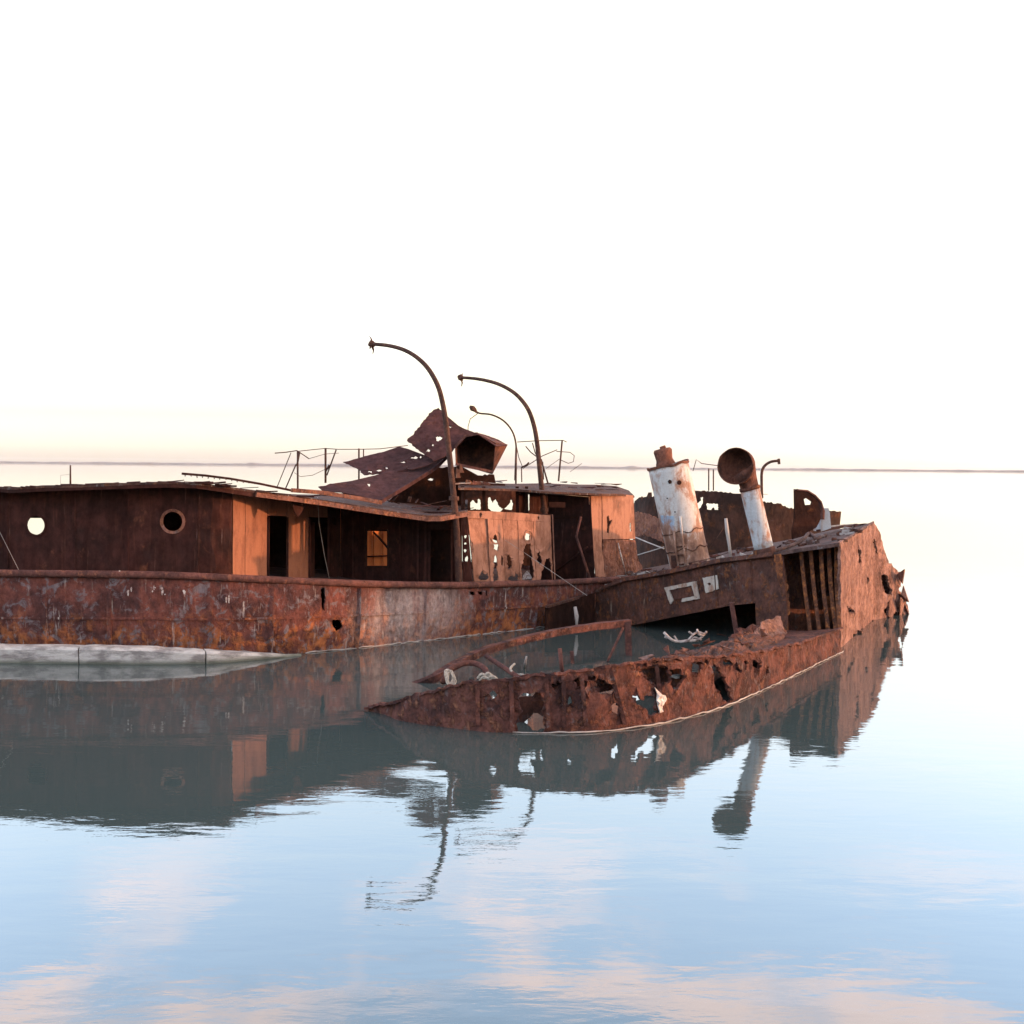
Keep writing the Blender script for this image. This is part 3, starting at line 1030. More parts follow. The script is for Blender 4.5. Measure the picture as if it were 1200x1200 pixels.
# ---- collapsed, crumpled roof sheets
S1 = Plane(at(375, 570, 35.0), at(447, 586, 34.6), at(520, 534, 38.2))
crumple = lambda p, u, v, n: p + Vector((0, 0, .10 * noise.noise(p * .7)))
s1 = plate('fallen_roof_sheet', S1, [(373, 569, .03), (393, 565.5), (412, 563), (440, 556), (466, 549, .03), (500, 541, .02), (525, 530), (523.5, 536), (512, 545), (501, 553.5), (487, 563), (473, 571), (458, 580), (447, 586.5), (425, 581), (400, 576), (379, 573.5)],
           M['sheet'], ship, [blot(432.5, 566.5, 1.4, 2.4)], t=.02, step=.25, dent=.06, shape=crumple, label='large maroon roof sheet fallen at a slope')
beam('sheet_lip', [S1.at(447, 587.5), S1.at(473, 572), S1.at(501, 554.5), S1.at(513, 546), S1.at(524, 535)], .05, .10, M['sheet'], s1)
S2 = Plane(at(405, 542, 37.2), at(470, 526, 37.8), at(480, 552, 36.6))
plate('fallen_roof_sheet', S2, [(402, 541, .04), (418, 538, .03), (431, 535, .03), (450, 530), (468, 523.5, .02), (481, 527), (496, 533), (512, 541), (500, 546), (482, 551), (460, 554, .03), (427, 557.5, .04), (418, 549, .03), (410, 545, .03)],
      M['sheet'], ship, [blot(434, 554.5, 3, 1.1), blot(444, 552.6, 4, 1.3), blot(453, 550, 1.5, 1), blot(472, 542, 3.5, 1.6), blot(485, 536, 4, 1.7), blot(493, 535.5, 1.5, 1), blot(477.5, 551, 2.5, .8)],
      t=.02, step=.25, dent=.05, hjag=.03, shape=crumple, label='torn strip of roof sheet with a row of rusted holes')
S3 = Plane(at(478, 515, 37.4), at(512, 480, 38.6), at(533, 525, 37.4))
plate('folded_roof_sheet', S3, [(477, 515, .05), (494, 497, .05), (508, 482, .05), (514, 480, .03), (524, 489), (537, 499, .03), (548, 503), (558, 506.5), (548, 515), (536, 522), (530, 531), (520, 537), (508, 541, .05), (497, 532, .04), (486, 523, .05)],
      M['sheet'], ship, [blot(514, 516.5, 3.5, 2.6), blot(502, 529, 2, 2), blot(507, 523.5, 1.3, 1), blot(527.5, 502, 1.5, 1.5)], t=.02, step=.22, dent=.05, hjag=.03, shape=crumple,
      label='upturned corner of roof sheet with frayed edges')
# hood: boxed-in ventilator trunk lying open towards the camera
hb = [at(533, 524, 37.2), at(545, 511, 37.2), at(560, 508, 37.2), at(581, 519, 37.4), at(578, 553, 37.2), at(534, 544, 36.9)]
hk = [at(538, 522, 38.8), at(552, 511, 39.0), at(568, 510, 39.0), at(595, 521, 38.6), at(577, 556, 38.4), at(540, 545, 38.5)]
V = hb + hk
hood = obj('ventilator_hood', V, [(0, 1, 7, 6), (1, 2, 8, 7), (2, 3, 9, 8), (3, 4, 10, 9), (4, 5, 11, 10), (5, 0, 6, 11), (6, 7, 8, 9, 10, 11)], M['cowl'], ship,
           label='boxy rusted hood lying open among fallen sheets')
mod = hood.modifiers.new('thick', 'SOLIDIFY'); mod.thickness = .02
plate('hood_flap', Plane(hb[2], hb[3] + Vector((.05, -.1, -.1)), hk[3]), [(557, 506.5), (569, 509.5, .02), (583, 514.5, .02), (595, 521.5, .01), (582, 523), (572, 516)], M['sheet'], hood,
      [blot(583, 516.5, 2, .8), blot(577, 514, 1.5, .7)], t=.02)
for a, b in ((0, 1), (1, 2), (4, 5)):
    beam('hood_edge', [hb[a] + Vector((0, -.03, 0)), hb[b] + Vector((0, -.03, 0))], .07, .07, M['rail'], hood)
plate('roof_gap_dark_sheet', Wall([pd(450, 38.6), pd(600, 39.8)]), [(455, 588), (470, 574), (490, 562), (507, 549, .04), (540, 546), (560, 557, .03), (579, 556), (581, 566), (592, 567), (592, 574), (545, 576), (545, 606), (458, 606)], M['inner'], ship,  # dark sheet standing in for shade in the opening under the fallen sheet
      [blot(505, 562, 3, 1.5)], t=.02, step=.4, dent=.05)
for k in range(16):
    x, y, d = random.uniform(455, 540), random.uniform(588, 599), random.uniform(35.5, 37.5)
    y = max(y, 586 + (x - 455) * .1)
    p = at(x, y, d)
    q = p + Vector((random.uniform(-.7, .7), random.uniform(-.3, .3), random.uniform(-.12, .2)))
    beam('roof_debris', [p, q], random.uniform(.03, .1), .02, random.choice([M['sheet'], M['roof'], M['inner']]), ship)
for (x, y, w, h) in ((550, 565, 5, 3), (560, 565.5, 7, 2.5), (570, 566, 5, 2), (537, 554, 3, 6), (541, 549, 3, 5)):
    plate('roof_scrap', Wall([pd(530, 36.6), pd(600, 38.4)]), [(x - w, y + h, .02), (x - w * .7, y - h, .03), (x + w * .3, y - h * .6, .03), (x + w, y + h)], random.choice([M['roof'], M['rail']]), ship, t=.02)

# ---- davits
def davit(pts, d0, d1, r0, r1, yb):
    ys = [p[1] for p in pts]
    x0 = pts[0][0]
    P = []
    for (x, y) in pts:
        k = max(0.0, (x0 - x - 6) / (x0 - pts[-1][0] - 6))
        P.append(at(x, y, d0 + (d1 - d0) * k))
    P = catmull(P, 5)
    n = len(P)
    o = tube('davit', P, [r0 + (r1 - r0) * (i / (n - 1)) ** .8 for i in range(n)], M['pole'], ship, 14)
    c, t = P[-1], (P[-1] - P[-3]).normalized()
    v, f = tube_geo([c - t * .05, c + t * .02, c + t * .10, c + t * .16], [r1 * 1.1, r1 * 2.0, r1 * 1.9, r1 * .7], 8, wob=.25)
    obj('davit_head', v, f, M['pole'], o)
    for k in range(9):
        g = random.uniform(0, 6.28)
        a = c + t * random.uniform(0, .12)
        dv = Vector((math.cos(g) * .4, math.cos(g) * .3, math.sin(g))) * random.uniform(.10, .24)
        tube('frayed_end', [a, a + dv * .6, a + dv + t * random.uniform(-.03, .08)], [.03, .022, .01], M['pole'], o, 5)
    tube('shackle', [c + t * .05, c + Vector((.02, 0, -.15)), c + Vector((.0, 0, -.27))], [.03, .025, .012], M['pole'], o, 5)
    for y in yb:
        k = min(range(n), key=lambda i: abs(P[i].z - at(x0, y, d0).z) + (0 if i < n * .5 else 99))
        v, f = tube_geo([P[k] - Vector((0, 0, .05)), P[k] + Vector((0, 0, .05))], r0 * 1.45, 12)
        obj('collar', v, f, M['pole'], o)
    return o


davit([(538, 684), (536.5, 650), (535, 620), (532.5, 590), (529.5, 560), (526.3, 530), (523, 500), (519.8, 478), (514.5, 456), (507, 440), (498, 427.5), (486, 417), (472, 409.5), (455, 405), (437, 403.2)],
      35.0, 37.6, .092, .05, (583, 604))
davit([(638.5, 606), (637, 590), (634.5, 570), (632, 545), (629.5, 520), (626, 500), (620, 482), (611, 468.5), (600, 458.5), (585, 450.5), (570, 446), (555, 443.5), (541, 442.5)],
      39.2, 41.6, .085, .045, (598,))

# ---- thin bent pole and far-side railings
lp = tube('lamp_pole', catmull([at(604.5, 567, 42), at(604.8, 540, 42), at(604.5, 520, 42), at(600, 505, 42), (at(590, 493, 42.2)), at(576, 486, 42.3), at(562, 484.3, 42.4), at(557, 481, 42.4)], 4), .028, M['pole'], ship, 7)
v, f = tube_geo([at(559, 484, 42.4), at(556.5, 481, 42.4), at(553.5, 478.5, 42.4), at(550.5, 476, 42.4)], [.02, .06, .085, .03], 8, wob=.25)
obj('lamp_head', v, f, M['pole'], lp)
tube('hanging_wire', [at(560, 484.5, 42.4), at(551, 491, 42.4), at(548.5, 500, 42.4), at(548.5, 504, 42.4)], .012, M['pole'], lp, 5)
DR = 41.0
for pts, r in (([(349, 577), (348.8, 528.5)], .03), ([(341, 530.5), (325, 570)], .014), ([(347, 544), (334, 574)], .02), ([(381.5, 566), (381.5, 525)], .035), ([(394, 527), (383, 557)], .022),
               ([(420.6, 562), (420.6, 525.5)], .028), ([(426, 556), (426, 526.5)], .02), ([(348, 546), (351, 530)], .03), ([(382, 552), (386, 545)], .03)):
    tube('railing_post', [at(x, y, DR) for x, y in pts], r, M['pole'], ship, 6)
for pts, r in (([(322, 531), (335, 530), (348, 528), (362, 537.5)], .016), ([(348, 529), (366, 527), (381, 525.5), (396, 526.5), (420, 526.5), (445, 526), (478, 522)], .012), ([(362, 537.5), (381, 532), (397, 531)], .008),
               ([(345, 554), (352, 558.5), (366, 557), (381, 550)], .008)):
    tube('railing_wire', [at(x, y, DR) for x, y in pts], r, M['pole'], ship, 5)
DR = 43.0
for pts, r in (([(654.5, 564), (658.8, 516)], .03), ([(604.5, 519), (603, 563)], .016), ([(611.5, 565), (611, 547)], .02), ([(642, 566), (634, 538)], .03), ([(637, 562), (636, 541)], .02)):
    tube('railing_post', [at(x, y, DR) for x, y in pts], r, M['pole'], ship, 6)
for pts, r in (([(606, 518), (630, 516.5), (660, 516), (664, 518)], .014), ([(604.5, 519), (608, 536), (613, 549), (622, 543), (636, 534), (653, 527)], .014), ([(616, 523), (622, 530), (630, 536), (634, 547)], .018),
               ([(624, 519), (627, 530), (632, 540)], .018), ([(652, 529), (668, 530), (673, 534), (672, 541), (666, 543), (657, 539)], .012), ([(611, 548), (617, 545), (620, 542)], .03), ([(668, 553), (682, 543)], .008), ([(640, 549), (657, 537)], .008)):
    tube('railing_wire', [at(x, y, DR) for x, y in pts], r, M['pole'], ship, 5)
# slack wires strung across the flank
tube('slack_wire', [at(592, 633, 36.2), at(615, 648, 36.3), at(650, 672, 36.4), at(688, 698, 36.5)], .007, M['stick'], ship, 4)
tube('slack_wire', [WE.at(621, 577.5) + Vector((0, -1.2, 0)), WE.at(660, 579) + Vector((0, -1.2, 0)), WE.at(689, 582) + Vector((0, -.2, 0))], .008, M['stick'], ship, 4)
tube('slack_wire', [WA.at(0, 612) + Vector((0, -.3, 0)), WA.at(30, 672) + Vector((0, -.3, 0))], .005, M['stick'], ship, 4)
# bird lime along the rail
for (x, y) in ((119, 671.5), (141, 670.5), (171, 672.3), (318, 679.5), (57, 671)):
    p = HULL.at(x, y + 2)
    v, f = tube_geo([p + Vector((-.05, -.06, .04)), p + Vector((0, -.07, .055)), p + Vector((.06, -.06, .04))], [.01, .03, .01], 6, wob=.2)
    obj('bird_lime_spot', v, f, M['lime'], ship)
for (x, y, h) in ((152, 693, 9), (181, 690, 6), (192, 692, 7), (217, 692, 9), (267, 700, 10)):
    for k in range(4):
        cx, cy, w, hh_ = x + random.uniform(-2.5, 2.5), y + random.uniform(-.5, .6) * h, random.uniform(.4, 1.5), random.uniform(.15, .6) * h
        plate('bird_lime_streak', HULL, [(cx - w, cy), (cx - w * .4, cy - hh_ * .4), (cx + w * .6, cy - hh_ * .5), (cx + w, cy), (cx + w * .4, cy + hh_), (cx - w * .3, cy + hh_ * .8)], M['lime'], ship, t=.004, jag=.02,
              shape=lambda p, u, v, n: p + n * .045)

# ================================================================== half-sunken tug
tug = thing('sunken_tug', 'half-sunken rusty tug wreck with white funnel and cowl ventilator, bow awash', 'shipwreck', (4.0, 32.0, 0))
TW = [(431, 833), (465, 843), (500, 850), (550, 856), (600, 858.5), (650, 859), (700, 857.5), (760, 850), (805, 840), (850, 826.5), (900, 805), (950, 781), (985, 764)]
TH = Wall([wp(*q) for q in TW], smooth=True)
gw = [(431, 829), (445, 825), (470, 819), (500, 811, .02), (530, 803, .04), (560, 798, .035), (608, 793, .035), (650, 788, .05), (700, 782.5, .05), (735, 776.5, .05), (770, 772.5, .05), (810, 770, .05), (850, 768), (880, 764), (905, 759.5), (930, 754), (960, 744.5), (985, 736)]
tt = TH.px(gw)
tout = [(tt[0][0], -.7), (tt[-1][0], -.7)] + [t for t in reversed(tt)]
tholes = [
    [(609, 815), (613, 812), (621, 813), (633, 811), (635, 820), (634.5, 834), (636, 846), (639, 853), (636, 862), (631, 872), (613, 872), (607, 862), (608, 845), (610, 830)],
    [(744, 783), (752, 778), (762, 780.5), (770, 776), (781, 781), (787, 786), (786, 797), (778, 801), (771, 804), (763, 799), (757, 790)],
    [(788, 785), (798, 783), (803, 791), (801, 801), (794, 808), (788, 803)],
    [(741, 815), (752, 820), (762, 815), (770, 820), (766, 830), (771, 836), (763, 838), (752, 828)],
    [(832, 783), (838, 780), (845, 788), (851, 805), (856.5, 819), (853, 823.5), (845, 821), (838, 806)],
    [(697, 799), (704, 796), (712, 801), (719, 799), (721, 808), (715, 817), (708, 812), (700, 811)], [(672, 797), (680, 794), (688, 798), (684, 806), (676, 805)],
    [(806, 776), (814, 774), (822, 778), (817, 784), (812, 790), (808, 783)], [(878, 770), (884, 772), (890, 778), (887, 788), (882, 780)], [(646, 800), (653, 797), (657, 803), (650, 808)],
    [(574, 812), (579, 808), (583, 814), (577, 819)], [(716, 826), (722, 823), (727, 832), (722, 840), (718, 834)],
    blot(852, 776, 5, 4), blot(862, 783, 4, 6), blot(897, 785, 2.2, 5), blot(873, 779, 2.2, 5), blot(693, 795, 4, 4), blot(668, 822, 3, 4), blot(826, 775, 3, 4)]
tug_hull = plate('hull', TH, tout, M['tug'], tug, [TH.px(h) for h in tholes], raw=True, t=.05, step=.14, hjag=.06, dent=.09, dfreq=1.6)
v, f = tube_geo([Vector((p.x, p.y - .02, .0)) + Vector((.02, 0, random.uniform(.005, .03))) for p in TH.pos_line(600, 985)], .011, 6, wob=.5)
obj('waterline_strip', v, f, M['stick'], tug)  # narrow pale strip along the waterline
# rolled gunwale edge
gpath = [TH.at(x, y) + Vector((0, .03, 0)) for x, y, *_ in gw]
gv = catmull(gpath, 6)
v, f = tube_geo([p + Vector((0, random.uniform(-.03, .03), -.02 + random.uniform(-.035, .03))) for p in gv], [(.06, .022)] * len(gv), 4, wob=.3)
obj('gunwale', v, f, M['tug'], tug)
# frames on the outside of the bow plating
for (x, y0, y1, x1) in ((599, 797, 855, 601), (640, 794, 853, 643), (681, 792, 850, 686), (714, 784, 848, 731), (768, 779, 815, 772), (660, 792, 852, 661), (560, 803, 850, 561)):
    q0, q1 = TH.uv(x, y0), TH.uv(x1, y1)
    beam('hull_frame', [TH.pos(*q0) + TH.nrm(*q0) * .02, TH.pos(*q1) + TH.nrm(*q1) * .03], .07, .07, M['tug'], tug)
# ragged inner plate seen through the gap
plate('inner_plate', Wall([pd(600, 23.4), pd(650, 23.4)]), [(606, 818), (622, 816), (640, 815), (640, 838, .04), (625, 836, .04), (612, 848, .05), (605, 850)], M['bulk'], tug, t=.03, jag=.02, dent=.04)
plate('inner_plate', Wall([pd(735, 26.2), pd(815, 26.8)]), [(738, 778), (812, 775), (812, 800, .05), (780, 812, .06), (760, 808, .06), (738, 800)], M['bulk'], tug, t=.03, jag=.02, dent=.06,
      holes=[blot(792, 793, 6, 3)])
# flooded well: far bulwark rail, stanchions, side deck
FR = [onwater(452, 818, -.25), onwater(488, 803, -.06), onwater(510, 794, .10), at(530, 781, 28.3), at(560, 766, 29.2), at(585, 757.5, 29.8), at(620, 748, 30.4), at(655, 740.5, 31.0), at(690, 735, 31.5), at(738, 729.5, 32.0)]
fr = catmull(FR, 4)
v, f = tube_geo(fr, [(.085, .075)] * len(fr), 4, wob=.08)
far_rail = obj('far_rail', v, f, M['tug'], tug)
A = [p + Vector((0, .1, -.05)) for p in fr]
Bq = [Vector((p.x, p.y + .12, -.4 if p.z > .35 else -.3)) for p in fr]
for (x, y0, y1, d, r) in ((735.5, 728, 772, 31.9, .085), (670, 763, 782, 30.5, .05), (861, 706, 750, 32.6, .06)):
    beam('stanchion', [at(x - (4 if x > 800 else 0), y0, d), at(x + (4 if x > 800 else 1.5), y1 + 3, d)], r * 1.7, r * 1.7, M['rail'], tug)
tube('stanchion', [at(730, 736, 31.8), at(712, 775, 30.6)], .03, M['rail'], tug, 6)
tube('arched_pipe', catmull([at(519, 800, 26.8), at(524, 788, 27.0), at(534, 780.5, 27.2), at(546, 777, 27.4), (at(558, 778, 27.4)), at(567, 783, 27.2), at(572, 792, 27.0), at(573, 800, 26.9)], 4), .06, M['rail'], tug, 9)
tube('cross_strut', [at(570, 769, 29.0), at(590, 782, 27.6), at(612, 797, 26.2)], .055, M['rail'], tug, 6)
# narrow side deck inside the near gunwale
A, B = [], []
for (x, y) in ((640, 789.5), (700, 784), (735, 778), (770, 774), (810, 771.5), (850, 769.5), (880, 765.5), (905, 761), (930, 755.5), (960, 746), (985, 737.5)):
    p = TH.at(x, y)
    A.append(p + Vector((0, .03, -.03)))
    w = .25 + .9 * max(0, min(1, (x - 740) / 160))
    B.append(p + Vector((-w, w * .8, -.12 if x > 740 else -.45)))
ruled('side_deck', A, B, M['tug'], tug, t=.04, n=5, dent=.14)
# silt and scale heaped on the side deck
V, Fc = [], []
rows = []
MX = [(770, 772), (785, 770), (800, 766), (815, 761), (830, 756), (848, 751), (866, 746), (884, 743), (900, 743), (918, 746)]
for (x, y) in MX:
    base = TH.at(min(x + 6, 985), 771 - max(0, x - 800) * .1)
    d = base.y + 1.6
    topp = at(x, y, d + .9)
    fr_ = Vector((base.x - .1, base.y + .15, base.z - .12))
    rows.append([fr_, fr_.lerp(topp, .5) + Vector((0, 0, .10)), topp, topp + Vector((-.6, .9, -.5))])
ruled_rows = [catmull(r, 4) for r in rows]
for i in range(len(ruled_rows) - 1):
    pass
G = []
for i in range(len(ruled_rows) - 1):
    for s in range(4):
        G.append([a.lerp(b, s / 4) for a, b in zip(ruled_rows[i], ruled_rows[i + 1])])
G.append(ruled_rows[-1])
for r in G:
    for p in r:
        V.append(p + Vector((0, 0, .10 * noise.noise(p * 2.0) + .05 * noise.noise(p * 5)-.04)))
m = len(G[0])
for i in range(len(G) - 1):
    for k in range(m - 1):
        Fc.append((i * m + k, (i + 1) * m + k, (i + 1) * m + k + 1, i * m + k + 1))
heap = obj('scale_heap', V, Fc, M['bulk'], tug)
for k in range(16):
    r0 = random.choice(G)
    p = r0[random.randrange(len(r0) - 3)] + Vector((random.uniform(-.15, .15), 0, random.uniform(.0, .08)))
    s_ = random.uniform(.08, .26)
    w = [p + Vector((random.uniform(-s_, s_), random.uniform(-s_, s_) * .7, random.uniform(-.05, .09) * (1 if k % 4 else 1.9))) for _ in range(4)]
    w2 = [q + Vector((.015, .03, -.02)) for q in w]
    obj('scrap_shard', w + w2, [(0, 1, 2), (0, 2, 3), (6, 5, 4), (7, 6, 4), (4, 5, 1, 0), (5, 6, 2, 1), (6, 7, 3, 2), (7, 4, 0, 3)], random.choice([M['tug'], M['stern'], M['bulk'], M['lit_rust']]), heap)

for (pts, d0, d1) in ((((846, 755), (868, 737), (888, 733), (884, 752)), 30.2, 31.2), (((880, 757), (893, 729), (914, 722), (920, 745), (906, 757)), 31.0, 31.8), (((776, 773), (800, 762), (822, 762), (812, 769)), 28.4, 29.2)):
    xs_ = [q[0] for q in pts]
    plate('bent_plate', Wall([pd(min(xs_), d0), pd(max(xs_), d1)], lean=(-.05, .75)), [(x, y, .05) for x, y in pts], random.choice([M['tug'], M['stern'], M['bulk']]), tug, t=.03, step=.12, dent=.14, dfreq=3.0)
# ---- raised after part: bulkhead, deck, stern plating
DKF = [at(693.5, 695, 39.2), at(732, 679, 38.25), at(784, 670, 36.95), at(846, 656.5, 35.4), at(907, 649, 33.9), at(984, 637, 32.9), at(1004, 624.5, 36.0), at(1024.5, 612.5, 39.8)]
DKB = [at(708, 683, 43.4), at(750, 668.5, 43.0), at(800, 658, 42.6), at(862, 644.5, 42.2), at(920, 633, 41.8), at(975, 621, 41.4), at(1003, 616.5, 41.2), at(1018, 614, 41.0)]


def dkp(i, t):
    k = min(int(i), 6)
    q = i - k
    return DKF[k].lerp(DKF[k + 1], q).lerp(DKB[k].lerp(DKB[k + 1], q), t)


BK = Wall([pd(640, 40.6), pd(694, 39.2), pd(907, 33.85), pd(918, 33.6)])
bulk = plate('bulkhead', BK, [(693.5, 696), (732, 680), (784, 671), (846, 657.5), (906, 650.5), (917, 652), (925, 770), (886, 770), (885.5, 706), (859, 708.5, .02), (797, 721, .02), (740, 732.5, .015), (697, 731)], M['bulk'], tug,
             t=.04, step=.25, dent=.05, jag=.008, label='sloping rust-brown bulkhead with a white hatch frame')
# top lip along the bulkhead
lip = [(641, 711), (668, 703), (693.5, 695.5), (732, 679.5), (784, 670.5), (846, 657), (907, 649.5)]
lpts = [at(x, y, 36.5 + (x - 641) * .038) if x < 690 else BK.at(x, y) + Vector((-.05, -.06, 0)) for x, y in lip]
beam('bulkhead_lip', lpts, .12, .06, M['bulk'], bulk)
beam('lower_flange', [BK.at(x, y) + Vector((-.03, -.04, 0)) for x, y in ((696, 731), (740, 732), (797, 720.5), (859, 708), (885, 705.5))], .07, .05, M['bulk'], bulk)
# white hatch frame
fo = [(780, 688.5), (816.5, 681), (820.6, 701.5), (787, 708)]
fi = [(785.5, 691.5), (812, 686), (815.5, 698.5), (790.5, 703.5)]
nb = BK.nrm(*BK.uv(800, 695))
for k in range(4):
    q = [fo[k], fo[(k + 1) % 4], fi[(k + 1) % 4], fi[k]]
    if k == 2:
        q = [fo[2], (800, 705.4), (801, 701.3), fi[2]]
    plate('hatch_frame', BK, q, M['white'], bulk, t=.05, jag=.012, shape=lambda p, u, v, n: p + n * .055)
plate('hatch_cover', BK, [(786, 692), (812, 686.5), (815, 698), (791, 703)], M['bulk'], bulk, t=.02, shape=lambda p, u, v, n: p + n * .03)
plate('worn_plate', BK, [(824, 677, .02), (841, 674, .02), (843, 690, .02), (828, 695, .02)], M['white'], bulk, t=.02, holes=[blot(832, 684, 2, 2)], shape=lambda p, u, v, n: p + n * .03)
for (x, y0, y1) in ((752, 677, 727), (765, 675, 725), (838, 661, 711), (880, 655, 704)):
    beam('bulkhead_seam', [BK.at(x, y0) + nb * .02, BK.at(x + 3, y1) + nb * .02], .05, .03, M['bulk'], bulk)
# side walls of the dark space behind the bulkhead
def box_wall(name, pts, mat, t=.04):
    V = [Vector(p) for p in pts]
    n = (V[1] - V[0]).cross(V[2] - V[0]).normalized() * t
    k = len(V)
    W = V + [p + n for p in V]
    return obj(name, W, [tuple(range(k)), tuple(range(2 * k - 1, k - 1, -1))] + [((i + 1) % k, i, i + k, (i + 1) % k + k) for i in range(k)], mat, tug)


bw = [pd(641, 43.5), pd(700, 43.0), pd(905, 40.5)]
for a, b, za, zb in ((bw[0], bw[1], .5, .75), (bw[1], bw[2], .75, 1.9)):
    box_wall('inner_bulkhead', [(a[0], a[1], -.5), (b[0], b[1], -.5), (b[0], b[1], zb), (a[0], a[1], za)], M['inner'])
q0, q1 = pd(640, 40.6), pd(641, 43.5)
# dark sheet standing in for the shaded opening left of the bulkhead
WS = Wall([pd(638, 36.6), pd(698, 38.7)])
plate('dark_gap_sheet', WS, [(640, 712), (668, 704), (697, 695), (697, 745), (640, 742)], M['inner'], tug, t=.03, dent=.03)
tube('pale_stick', [at(674, 711, 36.6), at(675.5, 722, 36.6), at(676, 734, 36.6)], [.045, .06, .03], M['stick'], tug, 6, wob=.3)
# after deck
deck2 = ruled('after_deck', DKF, DKB, M['deck'], tug, t=.05, n=12, dent=.07)
for k in range(85):
    p = dkp(random.uniform(0, 6.2), random.uniform(.03, .8) ** 1.3)
    s_ = random.uniform(.05, .17)
    w = [p + Vector((random.uniform(-s_, s_) * 1.5, random.uniform(-s_, s_), random.uniform(.02, .11))) for _ in range(4)]
    w2 = [q - Vector((0, 0, .06)) for q in w]
    obj('deck_flake', w + w2, [(0, 1, 2), (0, 2, 3), (4, 5, 1, 0), (5, 6, 2, 1), (6, 7, 3, 2), (7, 4, 0, 3)], random.choice([M['deck'], M['deck'], M['tug'], M['bulk'], M['stick']]), deck2)
beam('deck_edge_bar', [at(984, 638, 32.85), at(945, 643.5, 33.35), at(907, 649.5, 33.85)], .08, .09, M['deck'], tug)
# near stern plating, in the sun
SP = Wall([pd(984.5, 32.8), pd(1004, 36.0), pd(1026, 39.8), pd(1062, 41.6)])
sp_out = [(984, 635.5), (1000, 627), (1012, 619), (1024.5, 611.5), (1027, 616), (1031, 623.5, .03), (1036, 641, .03), (1042, 660, .05), (1050, 666, .06), (1057, 674, .06), (1054, 690, .06), (1059, 700, .05), (1065.5, 717, .05), (1058, 722, .08), (1049, 716, .08), (1044, 728, .05), (1036.5, 737, .06), (1029, 731, .06),
          (1021, 747, .05), (1011, 753, .05), (1003, 742, .05), (996, 753, .03), (993, 768), (986, 772), (985, 740), (985, 700)]
stern = plate('stern_plating', SP, sp_out, M['stern'], tug,
              [[(1004.5, 643), (1007, 644), (1009.5, 661), (1006.5, 660)], [(1023.5, 632), (1026, 634), (1028.5, 649), (1026, 648)],
               [(1031, 672), (1038, 674), (1043, 686), (1044, 697), (1039, 697), (1034, 687)], [(992, 711), (999, 714), (1001, 718), (995, 718)],
               blot(1022, 735, 4, 7), blot(1010, 742, 3, 4), blot(1016, 679, 1.5, 4), blot(1040, 712, 3, 9)],
              t=.07, step=.14, dent=.045, dfreq=2.6, hjag=.04, jag=.012, label='sun-lit torn stern plating, flaking and holed')
for (x, y, s) in ((1006, 746, 1), (1018, 741, 1.2), (1030, 733, 1), (1041, 726, 1), (1052, 712, 1.3), (1056, 690, 1.2), (1050, 675, 1.1), (1060, 714, 1)):
    p = SP.at(x, y)
    q = [p + Vector((random.uniform(-.22, .22), random.uniform(-.3, .1), random.uniform(-.35, .3))) * s for _ in range(5)]
    V = q + [c + Vector((.05, .08, -.03)) for c in q]
    obj('torn_plate', V, [(0, 1, 2), (0, 2, 3), (0, 3, 4), (7, 6, 5), (8, 7, 5), (9, 8, 5), (0, 5, 6, 1), (1, 6, 7, 2), (2, 7, 8, 3), (3, 8, 9, 4), (4, 9, 5, 0)], M['stern'], stern)
# stern far side and transom below the deck, out of sight but real
box_wall('transom', [(SP.p[-1].x, SP.p[-1].y, -.5), (9.4, 44.5, -.5), (9.4, 44.5, 1.9), (SP.p[2].x + .05, SP.p[2].y + .1, 2.7)], M['tug'])
# open bay with ribs
BY = Wall([pd(912, 34.6), pd(990, 35.9)])
bay = plate('bay_lining', BY, [(910, 648), (990, 636), (990, 765), (910, 775)], M['bulk'], tug, t=.03, step=.4, dent=.05)
box_wall('bay_end', [at(914, 651, 33.75), at(914, 772, 33.75), at(913, 772, 34.7), at(913, 649, 34.7)], M['rib'], .02)
for (xt, xb, yb, w) in ((938, 951, 753, .04), (949.5, 961, 746, .06), (961.5, 971, 743, .075), (971, 979.5, 739, .06), (980, 984, 736, .05)):
    d0 = 33.75 - (xt - 931) * .009
    beam('rib', catmull([at(xt, 645 - (xt - 931) * .12, d0 + .15), at((xt + xb) / 2 - 1.5, 690, d0 + .1), at(xb, yb, d0 - .1)], 4), .09, w, M['rib'], tug)
plate('bay_scrap_lit', Wall([pd(905, 33.55), pd(930, 33.6)]), [(907, 650), (915, 649, .03), (920, 668, .04), (924, 690, .04), (926, 720, .04), (923, 722, .03), (917, 700, .04), (911, 672, .03)], M['rib'], tug, t=.04, jag=.01, dent=.05)  # orange strip standing in for sunlight on the bulkhead edge
plate('bay_scrap_lit', Wall([pd(955, 34.5), pd(985, 34.6)]), [(964, 700, .02), (975, 697, .02), (979, 722, .02), (972, 730, .03), (967, 722)], M['rib'], tug, t=.04, dent=.03)
beam('fallen_plank', [at(929, 757, 32.2), at(943, 748, 33.2)], .10, .03, M['stick'], tug)

